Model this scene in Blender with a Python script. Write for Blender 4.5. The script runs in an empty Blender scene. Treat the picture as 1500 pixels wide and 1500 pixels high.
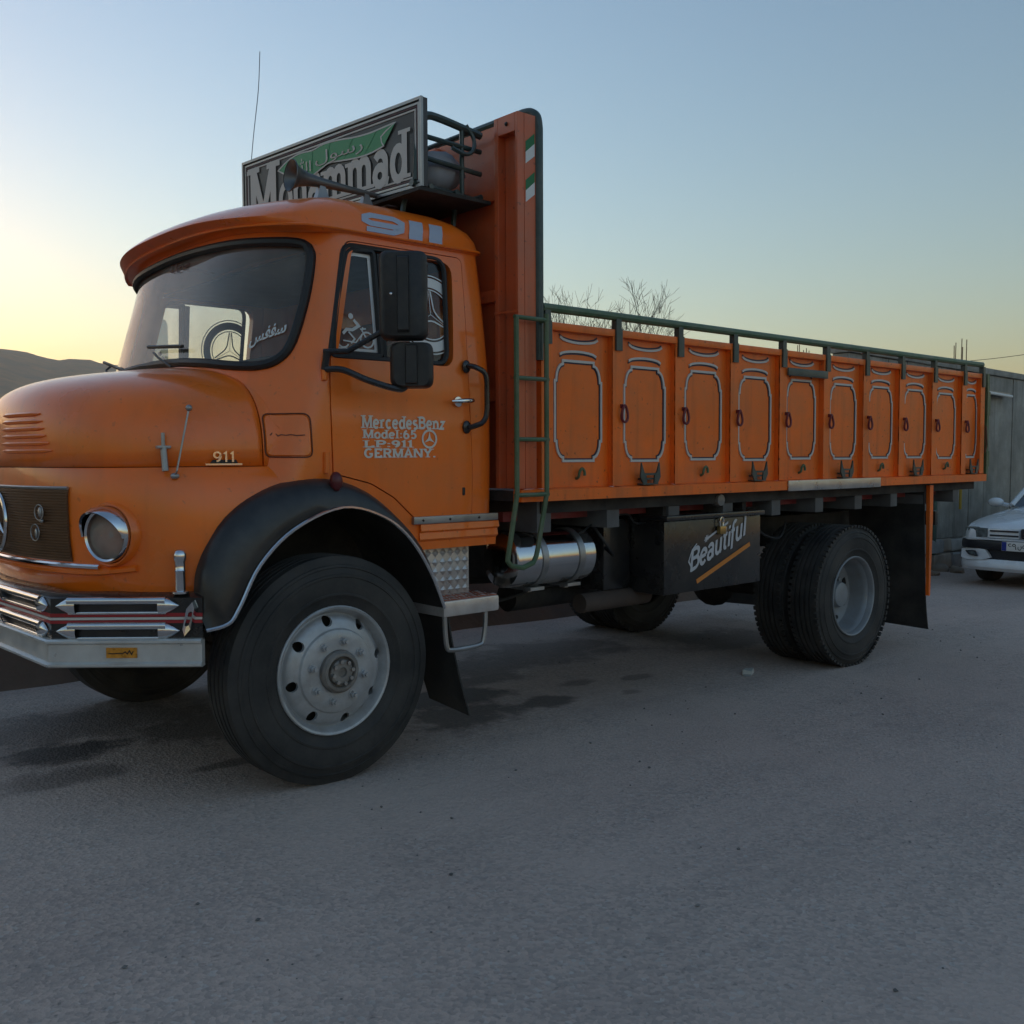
import bpy, bmesh, math, random
from mathutils import Vector, Matrix
from mathutils.bvhtree import BVHTree
random.seed(7)
R = math.radians
sc = bpy.context.scene
col = sc.collection

# ------------------------------------------------------------------ camera, sky, sun, exposure
TILT = R(-1.025)                       # the chassis stands a degree nose-down on level ground
ROOTM = Matrix.Rotation(TILT, 4, 'Y')
YAW, PITCH, ROLL = 0.731, 0.0551, -0.005
FPX = 1459.8                           # focal length for a 1500 px wide picture
fw = Vector((math.sin(YAW)*math.cos(PITCH), math.cos(YAW)*math.cos(PITCH), -math.sin(PITCH)))
rt = Vector((math.cos(YAW), -math.sin(YAW), 0)); up = rt.cross(fw)
r2 = rt*math.cos(ROLL)+up*math.sin(ROLL); u2 = up*math.cos(ROLL)-rt*math.sin(ROLL)
cm = Matrix.Identity(4)
for i in range(3):
    cm[i][0] = r2[i]; cm[i][1] = u2[i]; cm[i][2] = -fw[i]
cm.translation = (-2.295, -3.7199, 1.4195)
cam_d = bpy.data.cameras.new('camera'); cam = bpy.data.objects.new('camera', cam_d); col.objects.link(cam)
cam.matrix_world = ROOTM @ cm
cam_d.sensor_width = 36; cam_d.lens = 36*FPX/1500; cam_d.clip_start = .05; cam_d.clip_end = 20000
sc.camera = cam

SUN_ELEV = R(1.2)
SUN_AZ = R(-4.0)                       # angle from +Y (away from the camera) towards +X
world = bpy.data.worlds.new('World'); sc.world = world; world.use_nodes = True
wn = world.node_tree.nodes; wl = world.node_tree.links
for n in list(wn): wn.remove(n)
sky = wn.new('ShaderNodeTexSky'); sky.sky_type = 'NISHITA'; sky.sun_disc = False
sky.sun_elevation = SUN_ELEV; sky.sun_rotation = SUN_AZ
sky.air_density = 1.35; sky.dust_density = 1.3; sky.ozone_density = 2.1; sky.altitude = 1200
bg = wn.new('ShaderNodeBackground'); bg.inputs['Strength'].default_value = 0.15
wo = wn.new('ShaderNodeOutputWorld')
wl.new(sky.outputs[0], bg.inputs['Color']); wl.new(bg.outputs[0], wo.inputs['Surface'])
sun_d = bpy.data.lights.new('sun', 'SUN'); sun_d.energy = 1.0; sun_d.angle = R(.5); sun_d.color = (1, .78, .52)
sun = bpy.data.objects.new('sun', sun_d); col.objects.link(sun)
sdir = Vector((math.sin(SUN_AZ)*math.cos(SUN_ELEV), math.cos(SUN_AZ)*math.cos(SUN_ELEV), math.sin(SUN_ELEV)))
sun.rotation_euler = sdir.to_track_quat('Z', 'Y').to_euler(); sun.location = (0, 30, 30)
sc.view_settings.view_transform = 'Standard'; sc.view_settings.look = 'None'
sc.view_settings.gamma = 1; sc.view_settings.use_curve_mapping = False
sc.view_settings.exposure = 2.38
try:
    sc.cycles.max_bounces = 8; sc.cycles.transparent_max_bounces = 16; sc.cycles.use_denoising = True
except Exception: pass

# ------------------------------------------------------------------ materials
MATS = {}
def mat(name, color, rough=.5, metal=0., coat=0., noise=None, bump=None, dust=None, spec=.5, wear=None):
    """noise=(scale, amount): value mottling; bump=(scale, strength); dust=(colour, amount, scale): blotchy settled dust"""
    if name in MATS: return MATS[name]
    m = bpy.data.materials.new(name); m.use_nodes = True
    nt = m.node_tree; b = nt.nodes['Principled BSDF']
    b.inputs['Base Color'].default_value = (*color, 1); b.inputs['Roughness'].default_value = rough
    b.inputs['Metallic'].default_value = metal; b.inputs['Coat Weight'].default_value = coat
    b.inputs['Coat Roughness'].default_value = .06
    b.inputs['Specular IOR Level'].default_value = spec
    geo = nt.nodes.new('ShaderNodeNewGeometry')
    class _T: outputs = {'Object': geo.outputs['Position']}
    tc = _T
    last = None
    if noise:
        t = nt.nodes.new('ShaderNodeTexNoise'); t.inputs['Scale'].default_value = noise[0]; t.inputs['Detail'].default_value = 6
        nt.links.new(tc.outputs['Object'], t.inputs['Vector'])
        h = nt.nodes.new('ShaderNodeHueSaturation'); h.inputs['Color'].default_value = (*color, 1)
        mr = nt.nodes.new('ShaderNodeMapRange'); mr.inputs[1].default_value = .3; mr.inputs[2].default_value = .7
        mr.inputs[3].default_value = 1-noise[1]; mr.inputs[4].default_value = 1+noise[1]
        nt.links.new(t.outputs['Fac'], mr.inputs[0]); nt.links.new(mr.outputs[0], h.inputs['Value'])
        last = h.outputs[0]
        rr = nt.nodes.new('ShaderNodeMapRange'); rr.inputs[1].default_value = .3; rr.inputs[2].default_value = .7
        rr.inputs[3].default_value = max(0.02, rough*.8); rr.inputs[4].default_value = min(1, rough*1.25)
        nt.links.new(t.outputs['Fac'], rr.inputs[0]); nt.links.new(rr.outputs[0], b.inputs['Roughness'])
    if dust:
        t2 = nt.nodes.new('ShaderNodeTexNoise'); t2.inputs['Scale'].default_value = dust[2]; t2.inputs['Detail'].default_value = 8
        t2.inputs['Roughness'].default_value = .7
        nt.links.new(tc.outputs['Object'], t2.inputs['Vector'])
        mr2 = nt.nodes.new('ShaderNodeMapRange'); mr2.inputs[1].default_value = .4; mr2.inputs[2].default_value = .75
        mr2.inputs[3].default_value = 0; mr2.inputs[4].default_value = dust[1]
        nt.links.new(t2.outputs['Fac'], mr2.inputs[0])
        mx = nt.nodes.new('ShaderNodeMix'); mx.data_type = 'RGBA'
        mx.inputs[6].default_value = (*color, 1); mx.inputs[7].default_value = (*dust[0], 1)
        if last: nt.links.new(last, mx.inputs[6])
        nt.links.new(mr2.outputs[0], mx.inputs[0]); last = mx.outputs[2]
    if wear:      # (streak amount, chip amount, colour): run marks down the sides and small chips
        mp = nt.nodes.new('ShaderNodeMapping'); mp.inputs['Scale'].default_value = (13, 13, .9); nt.links.new(geo.outputs['Position'], mp.inputs['Vector'])
        for k, (sc_, lo, hi, am, src) in enumerate(((1.0, .52, .80, wear[0], mp.outputs[0]), (34, .66, .70, wear[1], geo.outputs['Position']))):
            t4 = nt.nodes.new('ShaderNodeTexNoise'); t4.inputs['Scale'].default_value = sc_; t4.inputs['Detail'].default_value = 5; nt.links.new(src, t4.inputs['Vector'])
            m4 = nt.nodes.new('ShaderNodeMapRange'); m4.inputs[1].default_value = lo; m4.inputs[2].default_value = hi; m4.inputs[4].default_value = am; nt.links.new(t4.outputs['Fac'], m4.inputs[0])
            x4 = nt.nodes.new('ShaderNodeMix'); x4.data_type = 'RGBA'; nt.links.new(m4.outputs[0], x4.inputs[0])
            if last: nt.links.new(last, x4.inputs[6])
            else: x4.inputs[6].default_value = (*color, 1)
            x4.inputs[7].default_value = (*wear[2], 1); last = x4.outputs[2]
    if last: nt.links.new(last, b.inputs['Base Color'])
    if bump:
        t3 = nt.nodes.new('ShaderNodeTexNoise'); t3.inputs['Scale'].default_value = bump[0]; t3.inputs['Detail'].default_value = 4
        nt.links.new(tc.outputs['Object'], t3.inputs['Vector'])
        bp = nt.nodes.new('ShaderNodeBump'); bp.inputs['Strength'].default_value = bump[1]; bp.inputs['Distance'].default_value = .01
        nt.links.new(t3.outputs['Fac'], bp.inputs['Height']); nt.links.new(bp.outputs[0], b.inputs['Normal'])
    MATS[name] = m
    return m
DUST = (.30, .24, .18)
orange = mat('orange_paint', (.95, .178, .010), .32, 0, .5, noise=(3, .06), dust=((.62, .22, .07), .38, 4), bump=(2.2, .05), spec=.4, wear=(.16, .30, (.25,.07,.03)))
orange_bed = mat('orange_bed_paint', (.92, .162, .012), .40, 0, .15, noise=(2.5, .12), dust=((.50, .17, .06), .5, 4), bump=(4, .14), spec=.35, wear=(.38, .6, (.20,.055,.025)))
rustred = mat('red_oxide_paint', (.60, .11, .03), .42, 0, .2, noise=(4, .12), dust=((.34, .17, .11), .4, 5), wear=(.35, .5, (.14,.05,.03)))
black = mat('black_paint', (.012, .012, .013), .28, 0, .3, noise=(6, .2), dust=(DUST, .10, 7))
blackp = mat('black_plastic', (.014, .014, .015), .5, noise=(10, .2), dust=(DUST, .1, 12))
rubber = mat('rubber', (.018, .018, .018), .75, noise=(14, .2), dust=((.13, .115, .10), .55, 3.5), bump=(60, .15))
gasket = mat('gasket_rubber', (.012, .012, .013), .55)
under = mat('underbody', (.02, .018, .016), .85, noise=(6, .3), dust=((.12, .10, .08), .5, 5))
chrome = mat('chrome', (.72, .72, .73), .12, 1, noise=(12, .06), dust=((.3, .27, .24), .12, 10))
steelp = mat('polished_tank_steel', (.62, .62, .62), .13, 1, noise=(5, .05), bump=(3, .06))
dullsteel = mat('dull_steel', (.36, .36, .36), .42, .85, noise=(10, .15), dust=(DUST, .35, 9))
silverp = mat('silver_wheel_paint', (.44, .45, .46), .42, .35, noise=(10, .1), dust=((.20, .16, .12), .5, 9))
greyp = mat('grey_wheel_paint', (.26, .28, .30), .5, .2, noise=(8, .12), dust=((.2, .17, .14), .5, 7))
green = mat('green_paint', (.055, .115, .05), .45, 0, .1, noise=(9, .2), dust=(DUST, .35, 10))
dkgreen = mat('dark_green_paint', (.03, .055, .05), .4, 0, .1, noise=(9, .2), dust=(DUST, .2, 10))
white = mat('white_vinyl', (.72, .71, .68), .5, noise=(20, .05))
offwhite = mat('old_white_paint', (.62, .58, .53), .55, noise=(25, .12), dust=((.4, .28, .2), .35, 25))
navy = mat('navy_line_paint', (.02, .018, .04), .5)
redp = mat('red_stripe_paint', (.35, .02, .025), .4, noise=(10, .15))
redrail = mat('red_frame_paint', (.26, .03, .03), .5, noise=(10, .2), dust=(DUST, .3, 8))
maroon = mat('maroon_ring_paint', (.16, .015, .02), .45)
stick = mat('blue_grey_vinyl', (.42, .46, .55), .4)
amber = mat('amber_reflector', (.55, .22, .02), .3, noise=(60, .25))
signbg = mat('sign_dark', (.045, .043, .045), .4, noise=(8, .15))
signlet = mat('sign_letter_grey', (.55, .53, .50), .5, noise=(14, .06))
signgrn = mat('sign_green', (.03, .27, .10), .4)
tarp = mat('tarpaulin', (.34, .34, .36), .8, noise=(6, .2), bump=(8, .5))
seatm = mat('brown_seat', (.15, .055, .03), .8, noise=(14, .5))
inter = mat('cab_trim', (.05, .045, .042), .8, noise=(10, .2))
brass = mat('brass', (.45, .30, .12), .35, 1)
alum = mat('treadplate', (.60, .57, .54), .34, .5, noise=(14, .15), dust=((.35, .13, .06), .25, 12))
rusty = mat('rusty_steel', (.12, .06, .035), .7, .2, noise=(12, .4))

def glass_mat(name, tint, rough=.0, refl=1.0, dirt=0.):
    m = bpy.data.materials.new(name); m.use_nodes = True; nt = m.node_tree
    for n in list(nt.nodes): nt.nodes.remove(n)
    o = nt.nodes.new('ShaderNodeOutputMaterial'); tr = nt.nodes.new('ShaderNodeBsdfTransparent'); tr.inputs[0].default_value = (*tint, 1)
    gl = nt.nodes.new('ShaderNodeBsdfGlossy'); gl.inputs['Roughness'].default_value = rough; gl.inputs[0].default_value = (refl, refl, refl, 1)
    fr = nt.nodes.new('ShaderNodeFresnel'); fr.inputs[0].default_value = 1.5
    mx = nt.nodes.new('ShaderNodeMixShader'); nt.links.new(fr.outputs[0], mx.inputs[0])
    nt.links.new(tr.outputs[0], mx.inputs[1]); nt.links.new(gl.outputs[0], mx.inputs[2])
    out = mx.outputs[0]
    if dirt:
        df = nt.nodes.new('ShaderNodeBsdfDiffuse'); df.inputs[0].default_value = (.42, .38, .33, 1)
        tx = nt.nodes.new('ShaderNodeTexNoise'); tx.inputs['Scale'].default_value = 5; tx.inputs['Detail'].default_value = 8
        tc = nt.nodes.new('ShaderNodeTexCoord'); nt.links.new(tc.outputs['Object'], tx.inputs['Vector'])
        mr = nt.nodes.new('ShaderNodeMapRange'); mr.inputs[1].default_value = .3; mr.inputs[2].default_value = .8
        mr.inputs[3].default_value = dirt*.4; mr.inputs[4].default_value = dirt
        nt.links.new(tx.outputs['Fac'], mr.inputs[0])
        m2 = nt.nodes.new('ShaderNodeMixShader'); nt.links.new(mr.outputs[0], m2.inputs[0])
        nt.links.new(out, m2.inputs[1]); nt.links.new(df.outputs[0], m2.inputs[2]); out = m2.outputs[0]
    nt.links.new(out, o.inputs[0]); MATS[name] = m
    return m
ws_glass = glass_mat('windshield_glass', (.90, .92, .92), .01, 1.0, .36)
side_glass = glass_mat('side_glass', (.72, .74, .74), .0, 1.0, .05)
lamp_glass = glass_mat('lamp_glass', (.85, .86, .85), .15, .9, .85)

# ------------------------------------------------------------------ mesh helpers
def link(o, parent=None):
    col.objects.link(o)
    if parent is not None: o.parent = parent
    return o
def mobj(name, verts, faces, m, parent=None, smooth=True, angle=35, fixn=True):
    me = bpy.data.meshes.new(name); me.from_pydata([tuple(v) for v in verts], [], faces); me.update()
    if fixn:
        bm = bmesh.new(); bm.from_mesh(me); bmesh.ops.remove_doubles(bm, verts=bm.verts, dist=1e-6)
        bmesh.ops.recalc_face_normals(bm, faces=bm.faces); bm.to_mesh(me); bm.free()
    me.materials.append(m)
    if smooth: shade(me, angle)
    return link(bpy.data.objects.new(name, me), parent)
def shade(me, angle=35):
    me.polygons.foreach_set('use_smooth', [True]*len(me.polygons))
    bm = bmesh.new(); bm.from_mesh(me); lim = R(angle)
    for e in bm.edges:
        e.smooth = not (len(e.link_faces) == 2 and e.calc_face_angle(0) > lim)
    bm.to_mesh(me); bm.free(); me.update()
class MB:
    """collects shapes that make up ONE part"""
    def __init__(s): s.v = []; s.f = []
    def add(s, v, f):
        n = len(s.v); s.v += [Vector(p) for p in v]; s.f += [tuple(i+n for i in q) for q in f]; return s
    def box(s, a, b, bev=0.):
        (x0, y0, z0), (x1, y1, z1) = a, b
        if bev <= 0:
            return s.add([(x0,y0,z0),(x1,y0,z0),(x1,y1,z0),(x0,y1,z0),(x0,y0,z1),(x1,y0,z1),(x1,y1,z1),(x0,y1,z1)],
                         [(0,3,2,1),(4,5,6,7),(0,1,5,4),(1,2,6,5),(2,3,7,6),(3,0,4,7)])
        bm = bmesh.new(); bmesh.ops.create_cube(bm, size=1)
        for v in bm.verts: v.co = Vector((x0+(v.co.x+.5)*(x1-x0), y0+(v.co.y+.5)*(y1-y0), z0+(v.co.z+.5)*(z1-z0)))
        bmesh.ops.bevel(bm, geom=bm.edges[:], offset=bev, segments=2, affect='EDGES', profile=.6)
        return s.bm(bm)
    def bm(s, bm, M=None):
        bm.verts.ensure_lookup_table(); bm.verts.index_update()
        s.add([(M @ v.co) if M else v.co.copy() for v in bm.verts], [tuple(v.index for v in f.verts) for f in bm.faces]); bm.free(); return s
    def tube(s, pts, r, n=8, closed=False, cap=True):
        pts = [Vector(p) for p in pts]; m = len(pts); rings = []
        rs = r if isinstance(r, (list, tuple)) else [r]*m
        def tan(i):
            a = pts[(i-1) % m] if (closed or i > 0) else pts[i]; b = pts[(i+1) % m] if (closed or i < m-1) else pts[i]
            return (b-a).normalized()
        t0 = tan(0); nrm = t0.orthogonal().normalized()
        base = len(s.v)
        for i in range(m):
            t = tan(i)
            nrm = (nrm - t*nrm.dot(t)); nrm = nrm.normalized() if nrm.length > 1e-6 else t.orthogonal().normalized()
            bn = t.cross(nrm)
            for k in range(n):
                a = 2*math.pi*k/n; s.v.append(pts[i]+(nrm*math.cos(a)+bn*math.sin(a))*rs[i])
        for i in range(m if closed else m-1):
            j = (i+1) % m
            for k in range(n):
                s.f.append((base+i*n+k, base+i*n+(k+1) % n, base+j*n+(k+1) % n, base+j*n+k))
        if cap and not closed:
            s.f.append(tuple(base+k for k in range(n-1, -1, -1))); s.f.append(tuple(base+(m-1)*n+k for k in range(n)))
        return s
    def cyl(s, a, b, r, n=20, r2=None): return s.tube([a, b], [r, r if r2 is None else r2], n)
    def lathe(s, prof, center, axis='Y', n=48, arc=None):
        """prof: list of (radius, offset along axis)"""
        base = len(s.v); c = Vector(center); m = len(prof)
        for k in range(n):
            a = 2*math.pi*k/n; ca, sa = math.cos(a), math.sin(a)
            for (r, h) in prof:
                p = {'Y': (r*ca, h, r*sa), 'X': (h, r*ca, r*sa), 'Z': (r*ca, r*sa, h)}[axis]
                s.v.append(c+Vector(p))
        for k in range(n):
            k2 = (k+1) % n
            for i in range(m-1): s.f.append((base+k*m+i, base+k*m+i+1, base+k2*m+i+1, base+k2*m+i))
        return s
    def loft(s, loops, cap=True, closed=True):
        base = len(s.v); n = len(loops[0])
        for l in loops: s.v += [Vector(p) for p in l]
        for i in range(len(loops)-1):
            for k in range(n if closed else n-1):
                k2 = (k+1) % n; s.f.append((base+i*n+k, base+i*n+k2, base+(i+1)*n+k2, base+(i+1)*n+k))
        if cap and closed:
            s.f.append(tuple(base+k for k in range(n-1, -1, -1))); s.f.append(tuple(base+(len(loops)-1)*n+k for k in range(n)))
        return s
    def prism(s, poly, fn, d0, d1):
        """poly 2-D loop; fn(u,v,d)->3-D"""
        n = len(poly); base = len(s.v)
        for d in (d0, d1): s.v += [Vector(fn(u, v, d)) for (u, v) in poly]
        s.f.append(tuple(base+k for k in range(n))); s.f.append(tuple(base+n+k for k in range(n-1, -1, -1)))
        for k in range(n): s.f.append((base+k, base+(k+1) % n, base+n+(k+1) % n, base+n+k))
        return s
    def sphere(s, c, r, n=16, sc=(1, 1, 1)):
        bm = bmesh.new(); bmesh.ops.create_uvsphere(bm, u_segments=n, v_segments=max(6, n//2), radius=r)
        return s.bm(bm, Matrix.Translation(c) @ Matrix.Diagonal((*sc, 1)))
    def obj(s, name, m, parent=None, smooth=True, angle=35, fixn=True): return mobj(name, s.v, s.f, m, parent, smooth, angle, fixn)

def boolean(o, cutters, op='DIFFERENCE'):
    """apply booleans for good, remove the cutters"""
    for c in cutters:
        md = o.modifiers.new('b', 'BOOLEAN'); md.operation = op; md.object = c; md.solver = 'EXACT'
    bpy.context.view_layer.update()
    dg = bpy.context.evaluated_depsgraph_get()
    me = bpy.data.meshes.new_from_object(o.evaluated_get(dg)); o.modifiers.clear()
    mats = [m for m in o.data.materials]
    old = o.data; o.data = me; bpy.data.meshes.remove(old)
    if not me.materials:
        for m in mats: me.materials.append(m)
    shade(me, 30)
    for c in cutters:
        me2 = c.data; bpy.data.objects.remove(c); bpy.data.meshes.remove(me2)
    return o
def catmull(pts, n, closed=False):
    P = [Vector(p) for p in pts]; m = len(P); out = []
    segs = m if closed else m-1
    for i in range(segs):
        g = lambda k: P[k % m] if closed else P[min(max(k, 0), m-1)]
        p0, p1, p2, p3 = g(i-1), g(i), g(i+1), g(i+2)
        for k in range(n):
            t = k/n; out.append(.5*((2*p1)+(p2-p0)*t+(2*p0-5*p1+4*p2-p3)*t*t+(3*p1-p0-3*p2+p3)*t**3))
    if not closed: out.append(P[-1])
    return out
def roundpoly(pts, r, n=5):
    out = []; m = len(pts)
    for i in range(m):
        p = Vector(pts[i]); a = Vector(pts[i-1]); b = Vector(pts[(i+1) % m])
        rr = r[i] if isinstance(r, (list, tuple)) else r
        d1 = (a-p); d2 = (b-p); l = min(rr, d1.length*.49, d2.length*.49)
        if l < 1e-5: out.append(p); continue
        s0 = p+d1.normalized()*l; s1 = p+d2.normalized()*l
        for k in range(n+1):
            t = k/n; out.append(s0*(1-t)**2+p*2*t*(1-t)+s1*t*t)
    return out
def lerp(a, b, t): return a+(b-a)*t
def interp(x, xs, ys):
    if x <= xs[0]: return ys[0]
    for i in range(len(xs)-1):
        if x <= xs[i+1]: return lerp(ys[i], ys[i+1], (x-xs[i])/(xs[i+1]-xs[i]))
    return ys[-1]

# 2-D drawing kit for lettering and stickers: everything becomes triangles/quads in (u, v)
class D2:
    def __init__(s): s.p = []; s.f = []; s.k = []
    def _id(s):
        while len(s.k) < len(s.f): s.k.append((s.k[-1]+1) if s.k else 0)
    def poly(s, pts):
        n = len(s.p); s.p += [tuple(q) for q in pts]; s.f.append(tuple(range(n, n+len(pts)))); s._id(); return s
    def stroke(s, pts, w, closed=False):
        P = []
        for p in pts:
            q = Vector((p[0], p[1]))
            if not P or (q-P[-1]).length > 1e-6: P.append(q)
        if closed and (P[0]-P[-1]).length < 1e-6: P.pop()
        m = len(P); L = []; Rr = []
        for i in range(m):
            a = P[(i-1) % m] if (closed or i > 0) else None; b = P[(i+1) % m] if (closed or i < m-1) else None
            d1 = (P[i]-a).normalized() if a is not None and (P[i]-a).length > 1e-9 else None
            d2 = (b-P[i]).normalized() if b is not None and (b-P[i]).length > 1e-9 else None
            if d1 is None: d1 = d2
            if d2 is None: d2 = d1
            n1 = Vector((-d1.y, d1.x)); n2 = Vector((-d2.y, d2.x)); nn = n1+n2
            nn = nn.normalized() if nn.length > 1e-6 else n1
            k = 1/max(.45, nn.dot(n1)); L.append(P[i]+nn*w*.5*k); Rr.append(P[i]-nn*w*.5*k)
        base = len(s.p); s.p += [tuple(q) for q in L]+[tuple(q) for q in Rr]
        for i in range(m if closed else m-1):
            j = (i+1) % m; s.f.append((base+i, base+j, base+m+j, base+m+i))
        kid = (s.k[-1]+1) if s.k else 0
        while len(s.k) < len(s.f): s.k.append(kid)
        return s
    def disc(s, c, r, n=28): return s.poly([(c[0]+r*math.cos(2*math.pi*k/n), c[1]+r*math.sin(2*math.pi*k/n)) for k in range(n)])
    def ring(s, c, r, w, a0=0, a1=360, n=40):
        full = abs(a1-a0) >= 360
        pts = [(c[0]+r*math.cos(R(lerp(a0, a1, k/n))), c[1]+r*math.sin(R(lerp(a0, a1, k/n)))) for k in range(n if full else n+1)]
        return s.stroke(pts, w, full)
    def xf(s, fn): s.p = [fn(*q) for q in s.p]; return s
    def merge(s, o):
        n = len(s.p); s.p += o.p; s.f += [tuple(i+n for i in q) for q in o.f]; o._id(); k0 = (s.k[-1]+1) if s.k else 0; s.k += [q+k0 for q in o.k]; return s
    def clip(s, conv):
        """keep what lies inside a convex loop (counter-clockwise)"""
        out = D2()
        for q in s.f:
            # fan triangles so that concave quads survive
            for k in range(1, len(q)-1):
                tri = [s.p[q[0]], s.p[q[k]], s.p[q[k+1]]]
                for i in range(len(conv)):
                    a = conv[i]; b = conv[(i+1) % len(conv)]; res = []
                    sd = lambda p: (b[0]-a[0])*(p[1]-a[1])-(b[1]-a[1])*(p[0]-a[0])
                    for j in range(len(tri)):
                        c, d = tri[j], tri[(j+1) % len(tri)]; sc_, sd_ = sd(c), sd(d)
                        if sc_ >= 0: res.append(c)
                        if (sc_ >= 0) != (sd_ >= 0):
                            t = sc_/(sc_-sd_); res.append((c[0]+(d[0]-c[0])*t, c[1]+(d[1]-c[1])*t))
                    tri = res
                    if len(tri) < 3: break
                if len(tri) >= 3: out.poly(tri); out.k[-1] = s.k[s.f.index(q)]
        return out
    def obj(s, name, fn, m, parent=None, thick=None):
        """fn(u,v,d) -> 3-D; d=0 the face, thick gives depth"""
        mb = MB()
        if thick is None:
            s._id(); base = [Vector(fn(u, v, 0)) for (u, v) in s.p]; lift = [0]*len(s.p)
            for q, kk in zip(s.f, s.k):
                for i in q: lift[i] = kk % 6
            out = []
            for (u, v), b0, l in zip(s.p, base, lift):
                e1 = Vector(fn(u+.002, v, 0))-b0; e2 = Vector(fn(u, v+.002, 0))-b0; nr = e1.cross(e2)
                out.append(b0+(nr.normalized()*.00025*l if nr.length > 1e-12 else Vector()))
            mb.add(out, s.f)
        else:
            for q in s.f:
                mb.prism([s.p[i] for i in q], fn, 0, thick)
        return mobj(name, mb.v, mb.f, m, parent, smooth=False, fixn=False)

def arc(cx, cy, rx, ry, a0, a1, n=10):
    return [(cx+rx*math.cos(R(lerp(a0, a1, k/n))), cy+ry*math.sin(R(lerp(a0, a1, k/n)))) for k in range(n+1)]
# stroke letters: (width, [(points, serif flags 's' start 'e' end)])
XH = .68
GL = {
 'M': (1.0, [([(.14,0),(.14,1)],'se'),([(.14,1),(.5,.12),(.86,1)],''),([(.86,0),(.86,1)],'se')]),
 'N': (.92, [([(.14,0),(.14,1)],'se'),([(.14,1),(.78,0)],''),([(.78,0),(.78,1)],'e')]),
 'e': (.62, [([(.08,.36),(.52,.36)],''),(arc(.31,.34,.23,.32,4,318,14),'')]),
 'r': (.5, [([(.14,0),(.14,XH)],'se'),(arc(.34,.42,.2,.22,180,60,6),'')]),
 'c': (.58, [(arc(.31,.34,.23,.32,45,318,14),'')]),
 'd': (.66, [(arc(.3,.34,.22,.32,0,360,18),''),([(.52,0),(.52,1)],'se')]),
 's': (.52, [(arc(.27,.5,.17,.16,40,250,9)+arc(.27,.18,.18,.17,80,-140,9),'')]),
 'B': (.76, [([(.14,0),(.14,1)],'se'),([(.14,.94)]+arc(.42,.74,.22,.2,90,-90,8)+[(.14,.54)],''),([(.14,.54)]+arc(.44,.3,.24,.24,90,-90,8)+[(.14,.06)],'')]),
 'n': (.68, [([(.14,0),(.14,XH)],'se'),([(.14,.42)]+arc(.34,.42,.2,.22,180,0,8)+[(.54,0)],'e')]),
 'm': (1.0, [([(.13,0),(.13,XH)],'se'),([(.13,.42)]+arc(.31,.44,.18,.2,180,0,8)+[(.49,0)],'e'),([(.49,.42)]+arc(.67,.44,.18,.2,180,0,8)+[(.85,0)],'e')]),
 'h': (.68, [([(.14,0),(.14,1)],'se'),([(.14,.42)]+arc(.34,.42,.2,.22,180,0,8)+[(.54,0)],'e')]),
 'z': (.55, [([(.08,.62),(.46,.62),(.08,.06),(.48,.06)],'')]),
 'o': (.62, [(arc(.31,.34,.23,.32,0,360,18),'')]),
 'a': (.64, [(arc(.27,.2,.19,.18,0,360,14),''),(arc(.28,.46,.2,.2,150,0,7)+[(.48,.08),(.58,.04)],'')]),
 'l': (.34, [([(.16,0),(.16,1)],'se')]),
 'i': (.3, [([(.15,0),(.15,XH)],''),([(.15,.82),(.15,.95)],'')]),
 't': (.42, [([(.18,.98),(.18,.15)]+arc(.3,.15,.12,.12,180,300,5),''),([(.02,.66),(.36,.66)],'')]),
 'u': (.66, [([(.12,XH),(.12,.24)]+arc(.31,.24,.19,.22,180,360,8)+[(.5,XH)],''),([(.5,XH),(.5,.06),(.58,.02)],'')]),
 'f': (.42, [([(.16,-.22),(.16,.8)]+arc(.3,.82,.14,.18,180,40,6),''),([(.02,.62),(.34,.62)],'')]),
 ':': (.3, [([(.15,.06),(.15,.2)],''),([(.15,.5),(.15,.64)],'')]),
 '.': (.3, [([(.15,0),(.15,.16)],'')]),
 '6': (.66, [(arc(.32,.3,.22,.28,0,360,16),''),([(.1,.3)]+arc(.42,.42,.32,.5,180,95,6),'')]),
 '5': (.66, [([(.54,.94),(.18,.94),(.15,.55)]+arc(.3,.32,.24,.28,110,-140,10),'')]),
 'L': (.78, [([(.16,0),(.16,1)],'se'),([(.1,.06),(.66,.06),(.66,.26)],'')]),
 'P': (.78, [([(.16,0),(.16,1)],'se'),([(.1,.94)]+arc(.44,.71,.24,.23,90,-90,8)+[(.16,.48)],'')]),
 '9': (.66, [(arc(.32,.68,.22,.27,0,360,16),''),([(.54,.68)]+arc(.2,.55,.34,.5,0,-80,6),'')]),
 '1': (.44, [([(.08,.78),(.24,.95),(.24,0)],'e')]),
 'G': (.82, [(arc(.42,.5,.32,.46,50,330,14)+[(.7,.42),(.46,.42)],'')]),
 'E': (.76, [([(.16,0),(.16,1)],''),([(.06,.94),(.64,.94),(.64,.76)],''),([(.16,.5),(.5,.5)],''),([(.06,.06),(.66,.06),(.66,.26)],'')]),
 'R': (.84, [([(.16,0),(.16,1)],'se'),([(.06,.94)]+arc(.44,.72,.24,.22,90,-90,8)+[(.16,.5)],''),([(.4,.5),(.72,0)],'e')]),
 'A': (.86, [([(.1,0),(.42,1),(.76,0)],'se'),([(.22,.34),(.62,.34)],'')]),
 'Y': (.84, [([(.42,0),(.42,.45)],'s'),([(.08,1),(.42,.45),(.76,1)],'se')]),
 ' ': (.4, [])}
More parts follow.
